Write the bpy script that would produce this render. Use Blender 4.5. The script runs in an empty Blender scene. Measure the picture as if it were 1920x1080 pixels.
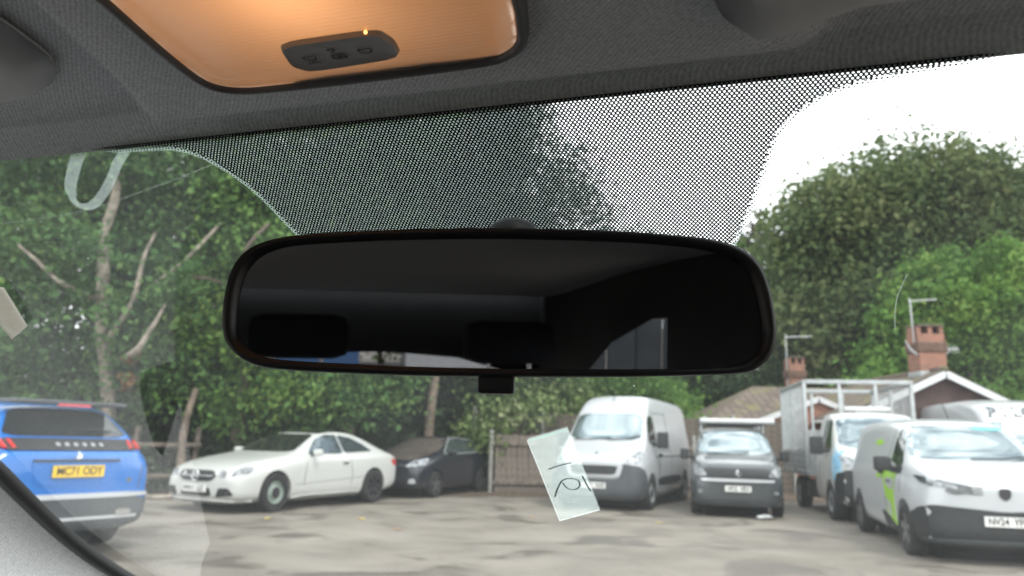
import bpy, bmesh, math, random
import numpy as np
from mathutils import Vector, Matrix, geometry
from mathutils.bvhtree import BVHTree

PI = math.pi
R_ = math.radians
scene = bpy.context.scene
COL = scene.collection
random.seed(7)

# ------------------------------------------------------------------ camera
CH = 1.30                                   # lens height above the ground
PITCH, ROLL, YAW_CAR = R_(11.6), R_(1.5), R_(16.7)
r0 = Vector((1, 0, 0)); u0 = Vector((0, -math.sin(PITCH), math.cos(PITCH)))
fw = Vector((0, math.cos(PITCH), math.sin(PITCH)))
cr = r0 * math.cos(ROLL) + u0 * math.sin(ROLL)
cu = u0 * math.cos(ROLL) - r0 * math.sin(ROLL)
cam_d = bpy.data.cameras.new('camera'); cam = bpy.data.objects.new('camera', cam_d); COL.objects.link(cam)
m = Matrix((cr, cu, -fw)).transposed().to_4x4(); m.translation = (0, 0, CH)
cam.matrix_world = m
cam_d.sensor_width = 36; cam_d.lens = 1400 / 1920 * 36
cam_d.clip_start = 0.01; cam_d.clip_end = 1500
cam_d.dof.use_dof = True; cam_d.dof.focus_distance = 0.40; cam_d.dof.aperture_fstop = 13
scene.camera = cam

# ------------------------------------------------------------------ world, sun, exposure
SUN_EL, SUN_AZ = R_(52), R_(150)            # high, veiled, behind the camera to the right
w = bpy.data.worlds.new('World'); scene.world = w; w.use_nodes = True
nt = w.node_tree; nt.nodes.clear()
out = nt.nodes.new('ShaderNodeOutputWorld'); bg = nt.nodes.new('ShaderNodeBackground')
sky = nt.nodes.new('ShaderNodeTexSky'); sky.sky_type = 'NISHITA'; sky.sun_disc = False
sky.sun_elevation = SUN_EL; sky.sun_rotation = SUN_AZ; sky.air_density = 1.0; sky.dust_density = 2.0
tc = nt.nodes.new('ShaderNodeTexCoord'); mp = nt.nodes.new('ShaderNodeMapping'); mp.inputs['Scale'].default_value = (1.0, 1.0, 2.0)
nz = nt.nodes.new('ShaderNodeTexNoise'); nz.inputs['Scale'].default_value = 2.6; nz.inputs['Detail'].default_value = 7; nz.inputs['Roughness'].default_value = 0.55; nz.inputs['Distortion'].default_value = 0.4
rp = nt.nodes.new('ShaderNodeValToRGB'); rp.color_ramp.elements[0].position = 0.34; rp.color_ramp.elements[1].position = 0.46
nz2 = nt.nodes.new('ShaderNodeTexNoise'); nz2.inputs['Scale'].default_value = 7; nz2.inputs['Detail'].default_value = 5
rp2 = nt.nodes.new('ShaderNodeValToRGB'); rp2.color_ramp.elements[0].position = 0.38; rp2.color_ramp.elements[1].position = 0.64
rp2.color_ramp.elements[0].color = (5.5, 6.1, 6.8, 1); rp2.color_ramp.elements[1].color = (20, 20, 19.8, 1)
mx = nt.nodes.new('ShaderNodeMix'); mx.data_type = 'RGBA'
L = nt.links.new
L(tc.outputs['Generated'], mp.inputs['Vector']); L(mp.outputs[0], nz.inputs['Vector']); L(mp.outputs[0], nz2.inputs['Vector'])
L(nz.outputs['Fac'], rp.inputs['Fac']); L(nz2.outputs['Fac'], rp2.inputs['Fac'])
sx_ = nt.nodes.new('ShaderNodeSeparateXYZ'); L(tc.outputs['Generated'], sx_.inputs[0])
hz = nt.nodes.new('ShaderNodeMapRange'); hz.interpolation_type = 'SMOOTHSTEP'; hz.inputs['From Min'].default_value = .42; hz.inputs['From Max'].default_value = .70; hz.inputs['To Min'].default_value = 1; hz.inputs['To Max'].default_value = 0
L(sx_.outputs['Z'], hz.inputs['Value']); mxx = nt.nodes.new('ShaderNodeMath'); mxx.operation = 'MAXIMUM'; L(rp.outputs['Color'], mxx.inputs[0]); L(hz.outputs[0], mxx.inputs[1])
hm = nt.nodes.new('ShaderNodeMix'); hm.data_type = 'RGBA'; hm.inputs[7].default_value = (15.5, 15.7, 15.9, 1); L(hz.outputs[0], hm.inputs['Factor']); L(rp2.outputs['Color'], hm.inputs[6])
L(mxx.outputs[0], mx.inputs['Factor']); L(sky.outputs['Color'], mx.inputs[6]); L(hm.outputs[2], mx.inputs[7])
L(mx.outputs[2], bg.inputs['Color']); bg.inputs['Strength'].default_value = 0.105
L(bg.outputs[0], out.inputs['Surface'])
sd = bpy.data.lights.new('sun', 'SUN'); so = bpy.data.objects.new('sun', sd); COL.objects.link(so)
sd.energy = 1.2; sd.angle = R_(14); sd.color = (1, .96, .9)
so.rotation_euler = Vector((-math.sin(SUN_AZ) * math.cos(SUN_EL), -math.cos(SUN_AZ) * math.cos(SUN_EL), -math.sin(SUN_EL))).to_track_quat('-Z', 'Y').to_euler()
vs = scene.view_settings
vs.view_transform = 'Standard'; vs.look = 'None'; vs.exposure = 0.85; vs.gamma = 1; vs.use_curve_mapping = False
cy = scene.cycles
cy.max_bounces = 8; cy.diffuse_bounces = 4; cy.glossy_bounces = 4; cy.transmission_bounces = 4; cy.transparent_max_bounces = 16
cy.use_denoising = True; cy.caustics_reflective = False; cy.caustics_refractive = False
cy.sample_clamp_indirect = 6

# ------------------------------------------------------------------ helpers
def tag(o, label=None, cat=None, group=None, kind=None):
    if label: o['label'] = label
    if cat: o['category'] = cat
    if group: o['group'] = group
    if kind: o['kind'] = kind
    return o

def empty(name, loc=(0, 0, 0), rz=0.0):
    o = bpy.data.objects.new(name, None); COL.objects.link(o)
    o.location = loc; o.rotation_euler = (0, 0, rz); o.empty_display_size = .1
    return o

def mk(name, verts, faces, mat=None, parent=None, smooth=False, auto=None):
    me = bpy.data.meshes.new(name); me.from_pydata([tuple(v) for v in verts], [], faces); me.update()
    o = bpy.data.objects.new(name, me); COL.objects.link(o)
    if mat: me.materials.append(mat)
    if parent: o.parent = parent
    if smooth: shade(me, auto)
    return o

def shade(me, auto=None):
    me.polygons.foreach_set('use_smooth', [True] * len(me.polygons))
    if auto:
        try: me.set_sharp_from_angle(angle=R_(auto))
        except Exception: pass

def from_bm(name, bm, mat=None, parent=None, smooth=False, auto=None):
    me = bpy.data.meshes.new(name); bm.to_mesh(me); bm.free()
    o = bpy.data.objects.new(name, me); COL.objects.link(o)
    if mat: me.materials.append(mat)
    if parent: o.parent = parent
    if smooth: shade(me, auto)
    return o

def box(name, c, s, mat, parent=None, rot=None, bev=0.0, seg=2):
    bm = bmesh.new(); bmesh.ops.create_cube(bm, size=1)
    bmesh.ops.scale(bm, vec=s, verts=bm.verts)
    if bev: bmesh.ops.bevel(bm, geom=bm.edges[:], offset=bev, segments=seg, affect='EDGES', profile=.6)
    if rot is not None: bmesh.ops.transform(bm, matrix=rot, verts=bm.verts)
    bmesh.ops.translate(bm, vec=c, verts=bm.verts)
    return from_bm(name, bm, mat, parent, bool(bev), 35)

def tube_geo(pts, rad, n=8, caps=True):
    pts = [Vector(p) for p in pts]; rads = rad if isinstance(rad, (list, tuple)) else [rad] * len(pts)
    V, Fc = [], []
    prev = None
    for i, p in enumerate(pts):
        t = (pts[min(i + 1, len(pts) - 1)] - pts[max(i - 1, 0)]).normalized()
        a = prev if prev is not None else (Vector((0, 0, 1)) if abs(t.z) < .9 else Vector((1, 0, 0)))
        x = (a - t * a.dot(t)).normalized(); prev = x; y = t.cross(x)
        for k in range(n):
            th = 2 * PI * k / n
            V.append(p + (x * math.cos(th) + y * math.sin(th)) * rads[i])
    for i in range(len(pts) - 1):
        for k in range(n):
            Fc.append((i * n + k, i * n + (k + 1) % n, (i + 1) * n + (k + 1) % n, (i + 1) * n + k))
    if caps:
        Fc.append(tuple(range(n - 1, -1, -1))); Fc.append(tuple(range((len(pts) - 1) * n, len(pts) * n)))
    return V, Fc

def tube(name, pts, rad, mat, parent=None, n=8):
    V, Fc = tube_geo(pts, rad, n)
    return mk(name, V, Fc, mat, parent, True, 60)

def smooth_poly(P, it=2, k=.22):
    for _ in range(it):
        Q = []
        for i in range(len(P)):
            a, b = Vector(P[i]), Vector(P[(i + 1) % len(P)])
            Q.append(a.lerp(b, k)); Q.append(a.lerp(b, 1 - k))
        P = Q
    return [tuple(p) for p in P]

def spline(P, n=6):
    """Catmull-Rom through open list of points"""
    P = [Vector(p) for p in P]; Q = [P[0] * 2 - P[1]] + P + [P[-1] * 2 - P[-2]]; O = []
    for i in range(1, len(Q) - 2):
        a, b, c, d = Q[i - 1], Q[i], Q[i + 1], Q[i + 2]
        for k in range(n):
            t = k / n
            O.append(.5 * ((2 * b) + (c - a) * t + (2 * a - 5 * b + 4 * c - d) * t * t + (3 * b - a - 3 * c + d) * t ** 3))
    O.append(P[-1]); return O

def inside(x, y, P):
    c = False; j = len(P) - 1
    for i in range(len(P)):
        if (P[i][1] > y) != (P[j][1] > y) and x < (P[j][0] - P[i][0]) * (y - P[i][1]) / (P[j][1] - P[i][1]) + P[i][0]: c = not c
        j = i
    return c

def fill2d(P, step):
    """triangulate polygon P with inner points every step"""
    B = []
    for i in range(len(P)):
        a, b = Vector(P[i]), Vector(P[(i + 1) % len(P)]); n = max(1, int((b - a).length / step))
        for k in range(n): B.append(a.lerp(b, k / n))
    nb = len(B); pts = list(B)
    xs = [p[0] for p in P]; ys = [p[1] for p in P]
    x = min(xs) + step * .5
    while x < max(xs):
        y = min(ys) + step * .5
        while y < max(ys):
            if inside(x, y, P) and min((Vector((x, y)) - q).length for q in B) > step * .4: pts.append(Vector((x, y)))
            y += step
        x += step
    vo, eo, fo, ov, oe, of = geometry.delaunay_2d_cdt(pts, [(i, (i + 1) % nb) for i in range(nb)], [], 1, 1e-7)
    bd = [i for i, o in enumerate(ov) if any(k < nb for k in o)]
    edges = set()
    for f in fo:
        for i in range(3):
            e = (f[i], f[(i + 1) % 3])
            if (e[1], e[0]) in edges: edges.discard((e[1], e[0]))
            else: edges.add(e)
    return [tuple(v) for v in vo], [tuple(f) for f in fo], list(edges)

# ------------------------------------------------------------------ materials
def mat(name, col, rough=.5, metal=0., spec=.5, coat=0., var=0., vscale=6., bump=0., bscale=60., col2=None, ior=None, alpha=None, detail=4):
    m = bpy.data.materials.new(name); m.use_nodes = True; t = m.node_tree; p = t.nodes['Principled BSDF']
    p.inputs['Base Color'].default_value = (*col, 1); p.inputs['Roughness'].default_value = rough
    p.inputs['Metallic'].default_value = metal; p.inputs['Specular IOR Level'].default_value = spec
    p.inputs['Coat Weight'].default_value = coat; p.inputs['Coat Roughness'].default_value = .06
    if ior: p.inputs['IOR'].default_value = ior
    if var or col2 or bump: c = t.nodes.new('ShaderNodeTexCoord')
    if var or col2:
        n = t.nodes.new('ShaderNodeTexNoise'); n.inputs['Scale'].default_value = vscale; n.inputs['Detail'].default_value = detail
        t.links.new(c.outputs['Object'], n.inputs['Vector'])
        rr = t.nodes.new('ShaderNodeValToRGB'); rr.color_ramp.elements[0].position = .35; rr.color_ramp.elements[1].position = .65
        a = col2 if col2 else tuple(x * (1 - var) for x in col)
        rr.color_ramp.elements[0].color = (*a, 1); rr.color_ramp.elements[1].color = (*(col if col2 else tuple(min(1, x * (1 + var * .5)) for x in col)), 1)
        t.links.new(n.outputs['Fac'], rr.inputs['Fac']); t.links.new(rr.outputs['Color'], p.inputs['Base Color'])
    if bump:
        n = t.nodes.new('ShaderNodeTexNoise'); n.inputs['Scale'].default_value = bscale; n.inputs['Detail'].default_value = 3
        t.links.new(c.outputs['Object'], n.inputs['Vector'])
        b = t.nodes.new('ShaderNodeBump'); b.inputs['Strength'].default_value = bump; b.inputs['Distance'].default_value = .01
        t.links.new(n.outputs['Fac'], b.inputs['Height']); t.links.new(b.outputs['Normal'], p.inputs['Normal'])
    return m

def glass_mat(name, tint, refl, rough=.02):
    """dark window glass with a clear sky reflection"""
    m = bpy.data.materials.new(name); m.use_nodes = True; t = m.node_tree; p = t.nodes['Principled BSDF']
    p.inputs['Base Color'].default_value = (*tint, 1); p.inputs['Roughness'].default_value = rough; p.inputs['IOR'].default_value = refl
    return m

M = {}
M['white'] = mat('white_paint', (.47, .485, .505), .30, coat=.5, var=.05, vscale=1.5)
M['cream'] = mat('pearl_white_paint', (.525, .53, .515), .28, coat=.5, var=.04, vscale=1.5)
M['blue'] = mat('blue_paint', (.0, .14, .50), .25, coat=1., var=.05, vscale=1.)
M['dark_car'] = mat('dark_blue_paint', (.012, .014, .022), .3, coat=.5, var=.3, vscale=3)
M['grey_van'] = mat('dark_grey_paint', (.045, .052, .058), .3, coat=.7, var=.1, vscale=2)
M['plastic'] = mat('black_plastic', (.022, .024, .026), .55, var=.25, vscale=9)
M['greyplastic'] = mat('grey_plastic', (.062, .070, .078), .6, var=.15, vscale=4)
M['tyre'] = mat('tyre_rubber', (.018, .018, .019), .85, var=.3, vscale=14)
M['alloy'] = mat('alloy_metal', (.45, .46, .47), .35, metal=.9, var=.1)
M['blackrim'] = mat('black_rim', (.03, .03, .033), .35, var=.2)
M['greenrim'] = mat('green_steel_rim', (.30, .36, .32), .6, var=.15, vscale=20)
M['chrome'] = mat('chrome', (.75, .76, .78), .15, metal=1.)
M['silver'] = mat('silver_trim', (.62, .64, .67), .35, metal=.6)
M['glass'] = glass_mat('window_glass', (.014, .018, .02), 1.9)
M['screen'] = glass_mat('windscreen_glass', (.31, .37, .39), 2.0, .012); M['screen'].node_tree.nodes['Principled BSDF'].inputs['Metallic'].default_value = .8
M['glass2'] = glass_mat('sky_lit_glass', (.16, .20, .22), 1.9); M['glass2'].node_tree.nodes['Principled BSDF'].inputs['Metallic'].default_value = .75
M['clear'] = glass_mat('dark_hatch_glass', (.012, .014, .014), 1.5)
M['lamp'] = mat('headlamp_lens', (.40, .42, .45), .12, coat=1., col2=(.10, .105, .11), vscale=11)
M['lampdark'] = mat('dark_headlamp', (.06, .065, .07), .1, coat=1., var=.4, vscale=25)
M['red'] = mat('red_lens', (.55, .03, .03), .25, coat=.6)
M['plate_y'] = mat('yellow_plate', (.80, .52, .02), .4)
M['plate_w'] = mat('white_plate', (.78, .78, .76), .4)
M['ink'] = mat('black_lettering', (.015, .015, .016), .5)
M['greyink'] = mat('grey_lettering', (.10, .11, .125), .5)
M['green'] = mat('lime_vinyl', (.33, .62, .03), .35, coat=.3)
M['skyblue'] = mat('sky_blue_vinyl', (.16, .42, .66), .4, coat=.2, col2=(.42, .62, .74), vscale=5)
M['seam'] = mat('panel_gap', (.05, .052, .055), .7)
M['galv'] = mat('galvanised_steel', (.42, .44, .45), .5, metal=.5, var=.15, vscale=7)
M['wood'] = mat('weathered_fence_wood', (.20, .165, .14), .85, var=.4, vscale=7, bump=.3, bscale=30)
M['wood2'] = mat('brown_fence_wood', (.13, .105, .085), .85, var=.4, vscale=9)
M['concrete'] = mat('concrete_post', (.30, .29, .27), .85, var=.2, vscale=12, bump=.2)
M['bark'] = mat('bark', (.20, .155, .12), .9, var=.45, vscale=5, bump=.6, bscale=18)
M['palebark'] = mat('pale_bark', (.34, .29, .24), .9, var=.5, vscale=5, bump=.5, bscale=16)
M['render'] = mat('white_trim_paint', (.58, .59, .60), .6, var=.08)
M['pvc'] = mat('grey_metal_pipe', (.5, .51, .52), .5, metal=.4)

def fabric_mat(name, col, scale=1100.):
    m = mat(name, col, .95, spec=.1); t = m.node_tree; p = t.nodes['Principled BSDF']
    c = t.nodes.new('ShaderNodeTexCoord')
    n = t.nodes.new('ShaderNodeTexNoise'); n.inputs['Scale'].default_value = scale * .55; n.inputs['Detail'].default_value = 2
    wv = t.nodes.new('ShaderNodeTexWave'); wv.inputs['Scale'].default_value = scale * .22; wv.inputs['Distortion'].default_value = 2.; wv.inputs['Detail'].default_value = 1
    wv.bands_direction = 'DIAGONAL'
    t.links.new(c.outputs['Object'], n.inputs['Vector']); t.links.new(c.outputs['Object'], wv.inputs['Vector'])
    mm = t.nodes.new('ShaderNodeMath'); mm.operation = 'ADD'
    wm = t.nodes.new('ShaderNodeMath'); wm.operation = 'MULTIPLY'; wm.inputs[1].default_value = .25; t.links.new(wv.outputs['Fac'], wm.inputs[0])
    t.links.new(n.outputs['Fac'], mm.inputs[0]); t.links.new(wm.outputs[0], mm.inputs[1])
    rr = t.nodes.new('ShaderNodeMapRange'); rr.inputs['From Min'].default_value = .3; rr.inputs['From Max'].default_value = .95
    rr.inputs['To Min'].default_value = .72; rr.inputs['To Max'].default_value = 1.25
    t.links.new(mm.outputs[0], rr.inputs['Value'])
    mc = t.nodes.new('ShaderNodeMix'); mc.data_type = 'RGBA'; mc.blend_type = 'MULTIPLY'; mc.inputs['Factor'].default_value = 1
    mc.inputs[6].default_value = (*col, 1); t.links.new(rr.outputs[0], mc.inputs[7]); t.links.new(mc.outputs[2], p.inputs['Base Color'])
    b = t.nodes.new('ShaderNodeBump'); b.inputs['Strength'].default_value = .35; b.inputs['Distance'].default_value = .0006
    t.links.new(mm.outputs[0], b.inputs['Height']); t.links.new(b.outputs['Normal'], p.inputs['Normal'])
    return m
M['headliner'] = fabric_mat('headliner_fabric', (.68, .695, .715))
M['visor'] = mat('visor_vinyl', (.5, .5, .5), .6, var=.06, vscale=30, bump=.08, bscale=900)
M['pillar'] = fabric_mat('pillar_fabric', (.80, .80, .80), 700)
M['black'] = mat('satin_black_plastic', (.012, .012, .013), .5, bump=.05, bscale=1500)
M['black_gloss'] = mat('black_plastic_smooth', (.008, .008, .009), .42)
M['trim'] = mat('grey_bezel_plastic', (.10, .10, .10), .45)
M['switch'] = mat('grey_switch_plastic', (.30, .285, .27), .5)
M['icon'] = mat('dark_printed_symbol', (.05, .035, .03), .6)
M['mirror'] = mat('mirror_silver', (.33, .34, .35), .015, metal=1.)
M['seat'] = mat('dark_seat_fabric', (.02, .022, .028), .9, var=.2, vscale=40)
M['cabin'] = mat('grey_cabin_plastic', (.05, .05, .05), .7, var=.1, vscale=10)
M['dash'] = mat('dashboard_plastic', (.075, .075, .077), .7, var=.15, vscale=20)
M['cavity'] = mat('lamp_reflector', (.75, .72, .68), .5)

def leaf_mat(name, cols, trans=.42):
    m = bpy.data.materials.new(name); m.use_nodes = True; t = m.node_tree; p = t.nodes['Principled BSDF']
    at = t.nodes.new('ShaderNodeAttribute'); at.attribute_name = 'rnd'
    rr = t.nodes.new('ShaderNodeValToRGB'); el = rr.color_ramp.elements
    while len(el) < len(cols): el.new(.5)
    for i, c in enumerate(cols): el[i].position = i / (len(cols) - 1); el[i].color = (*c, 1)
    t.links.new(at.outputs['Fac'], rr.inputs['Fac']); t.links.new(rr.outputs['Color'], p.inputs['Base Color'])
    p.inputs['Roughness'].default_value = .6; p.inputs['Specular IOR Level'].default_value = .22
    tr = t.nodes.new('ShaderNodeBsdfTranslucent'); t.links.new(rr.outputs['Color'], tr.inputs['Color'])
    ms = t.nodes.new('ShaderNodeMixShader'); ms.inputs[0].default_value = trans
    t.links.new(p.outputs[0], ms.inputs[1]); t.links.new(tr.outputs[0], ms.inputs[2]); t.links.new(ms.outputs[0], t.nodes['Material Output'].inputs['Surface'])
    return m
M['leaf_ivy'] = leaf_mat('ivy_leaves', [(0.037, 0.090, 0.029), (0.074, 0.165, 0.050), (0.116, 0.215, 0.066), (0.182, 0.281, 0.074)])
M['leaf_mid'] = leaf_mat('mid_green_leaves', [(0.057, 0.123, 0.033), (0.099, 0.198, 0.050), (0.148, 0.264, 0.057), (0.248, 0.329, 0.083)])
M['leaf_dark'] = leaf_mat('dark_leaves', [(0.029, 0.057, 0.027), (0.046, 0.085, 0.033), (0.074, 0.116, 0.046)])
M['leaf_oak'] = leaf_mat('olive_leaves', [(0.057, 0.090, 0.035), (0.085, 0.132, 0.048), (0.134, 0.173, 0.063), (0.185, 0.198, 0.085)])
M['leaf_bright'] = leaf_mat('bright_green_leaves', [(0.065, 0.135, 0.031), (0.115, 0.230, 0.048), (0.180, 0.311, 0.063), (0.257, 0.328, 0.094)])
M['leaf_purple'] = leaf_mat('purple_leaves', [(0.041, 0.024, 0.041), (0.081, 0.047, 0.074), (0.108, 0.068, 0.095)])
M['leaf_bush'] = leaf_mat('pale_bush_leaves', [(0.095, 0.162, 0.054), (0.162, 0.243, 0.081), (0.243, 0.324, 0.121), (0.400, 0.400, 0.243)])
M['leaf_dead'] = leaf_mat('dead_leaves', [(.14, .07, .03), (.24, .13, .06), (.33, .2, .1)])
M['leaf_core'] = leaf_mat('shaded_inner_leaves', [(.02, .035, .016), (.03, .05, .02)])

# ------------------------------------------------------------------ ground
def ground_mat():
    m = bpy.data.materials.new('worn_tarmac'); m.use_nodes = True; t = m.node_tree; p = t.nodes['Principled BSDF']
    c = t.nodes.new('ShaderNodeTexCoord')
    def noise(sc, det, dist=0, vec=None):
        n = t.nodes.new('ShaderNodeTexNoise'); n.inputs['Scale'].default_value = sc; n.inputs['Detail'].default_value = det; n.inputs['Distortion'].default_value = dist
        t.links.new(vec if vec else c.outputs['Object'], n.inputs['Vector']); return n
    def ramp(fac, a, b, ca, cb):
        r = t.nodes.new('ShaderNodeValToRGB'); r.color_ramp.elements[0].position = a; r.color_ramp.elements[1].position = b
        r.color_ramp.elements[0].color = (*ca, 1); r.color_ramp.elements[1].color = (*cb, 1); t.links.new(fac, r.inputs['Fac']); return r
    def mix(fac, a, b, mode='MIX'):
        x = t.nodes.new('ShaderNodeMix'); x.data_type = 'RGBA'; x.blend_type = mode
        if hasattr(fac, 'links'): t.links.new(fac, x.inputs['Factor'])
        else: x.inputs['Factor'].default_value = fac
        t.links.new(a, x.inputs[6]); t.links.new(b, x.inputs[7]); return x.outputs[2]
    base = ramp(noise(1.1, 8, .5).outputs['Fac'], .3, .72, (.165, .145, .122), (.265, .236, .202))
    grit = ramp(noise(55, 4).outputs['Fac'], .3, .7, (.72, .72, .72), (1.2, 1.2, 1.2))
    mpn = t.nodes.new('ShaderNodeMapping'); mpn.inputs['Scale'].default_value = (.55, .60, 1); mpn.inputs['Rotation'].default_value = (0, 0, .25)
    t.links.new(c.outputs['Object'], mpn.inputs['Vector'])
    wet = ramp(noise(1.5, 6, .8, mpn.outputs[0]).outputs['Fac'], .53, .62, (0, 0, 0), (1, 1, 1))
    dirt = t.nodes.new('ShaderNodeRGB'); dirt.outputs[0].default_value = (.122, .104, .086, 1)
    light = ramp(noise(.6, 6, .4, mpn.outputs[0]).outputs['Fac'], .5, .7, (0, 0, 0), (1, 1, 1))
    dust = t.nodes.new('ShaderNodeRGB'); dust.outputs[0].default_value = (.31, .277, .236, 1)
    a = mix(light.outputs[0], base.outputs[0], dust.outputs[0])
    b = mix(wet.outputs[0], a, dirt.outputs[0])
    t.links.new(mix(1., b, grit.outputs[0], 'MULTIPLY'), p.inputs['Base Color'])
    rr = ramp(wet.outputs[0], 0, 1, (.85,) * 3, (.5,) * 3); t.links.new(rr.outputs[0], p.inputs['Roughness'])
    bp = t.nodes.new('ShaderNodeBump'); bp.inputs['Strength'].default_value = .5; bp.inputs['Distance'].default_value = .02
    t.links.new(noise(30, 5).outputs['Fac'], bp.inputs['Height']); t.links.new(bp.outputs[0], p.inputs['Normal'])
    return m
g = mk('ground', [(-300, -300, 0), (300, -300, 0), (300, 300, 0), (-300, 300, 0)], [(0, 1, 2, 3)], ground_mat()); tag(g, kind='structure')
# strip of earth and leaf litter along the fence
rng = random.Random(3)
top, bot = [], []
for i in range(60):
    t_ = i / 59; x = -12 + 22 * t_; yb = 15.6 + (x + 12) * .27 if x < 0 else 18.9 + x * .08
    bot.append((x, yb - .5 + rng.uniform(-.25, .25), .006)); top.append((x, yb + 3.5, .05))
V = bot + top; Fc = [(i, i + 1, 60 + i + 1, 60 + i) for i in range(59)]
ev = mk('earth_verge', V, Fc, mat('earth_and_litter', (.16, .11, .075), .95, col2=(.06, .045, .033), vscale=9, bump=.6, bscale=25, detail=8)); tag(ev, kind='structure')

# ------------------------------------------------------------------ own car: interior round the camera
# car frame: x right, y forward, z up, origin at the lens
def cabin_frame(o):
    o.location = (0, 0, CH); o.rotation_euler = (0, 0, -YAW_CAR); return o
SL = R_(31)                                 # slope of the windscreen
HF, HU = .305, .15                          # header: forward distance, height over the lens
RC = -.125                                  # centre line of the car
def ws(r, v, off=0.):                       # point on the windscreen, v metres down from the header
    return Vector((r, HF + v * math.cos(SL) - off * math.sin(SL), HU - v * math.sin(SL) - off * math.cos(SL)))

LENS = [(-.2162, .18), (-.2184, .197), (-.2238, .2291), (-.2263, .2560), (-.2225, .2660), (-.2130, .2705), (-.2000, .2718), (-.1744, .2725), (-.1351, .2725),
        (-.0983, .2722), (-.0870, .2690), (-.0790, .2610), (-.0750, .2460), (-.0729, .2336), (-.0700, .20), (-.0690, .165), (-.080, .155), (-.2080, .155), (-.2150, .165)]
LENSU = .157
def sstep(a, b, x):
    t = min(1, max(0, (x - a) / (b - a))); return t * t * (3 - 2 * t)
def liner_u(f, r):
    s = HF - f
    u = HU + .0185 * (1 - math.exp(-max(0, s) / .011)) + .030 * sstep(.2, .9, s) - .05 * sstep(1.2, 2.4, s)
    edge_l = -.288 + (.305 - f) * .30
    k = sstep(edge_l - .007, edge_l + .005, r) * (1 - sstep(.026 - (.305 - f) * .2, .055 - (.305 - f) * .2, r))
    k *= 1 - sstep(.20, .35, s)
    u -= .0085 * k * sstep(0, .02, s)
    u -= .10 * max(0, abs(r - RC) - .55) ** 1.5      # falls to the side rails
    return u
xs = [-.86 + .012 * i for i in range(40)] + [-.38 + .0025 * i for i in range(200)] + [.12 + .02 * i for i in range(26)]
ss = [0, .002, .004, .007, .011, .016, .022] + [.028 + .0025 * i for i in range(88)] + [.25 + .05 * i for i in range(14)] + [1. + .15 * i for i in range(10)]
V = [(x, HF - s, liner_u(HF - s, x)) for s in ss for x in xs]; nx = len(xs)
LP = [Vector(p) for p in LENS]; lc = Vector((-.148, .215))
hole = [tuple(lc + (p - lc) * 1.012) for p in LP]
Fc = []
for j in range(len(ss) - 1):
    for i in range(nx - 1):
        cx = (xs[i] + xs[i + 1]) / 2; cyy = HF - (ss[j] + ss[j + 1]) / 2
        if not inside(cx, cyy, hole): Fc.append((j * nx + i, j * nx + i + 1, (j + 1) * nx + i + 1, (j + 1) * nx + i))
hl = cabin_frame(mk('headliner', V, Fc, M['headliner'], None, True)); tag(hl, kind='structure')

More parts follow.
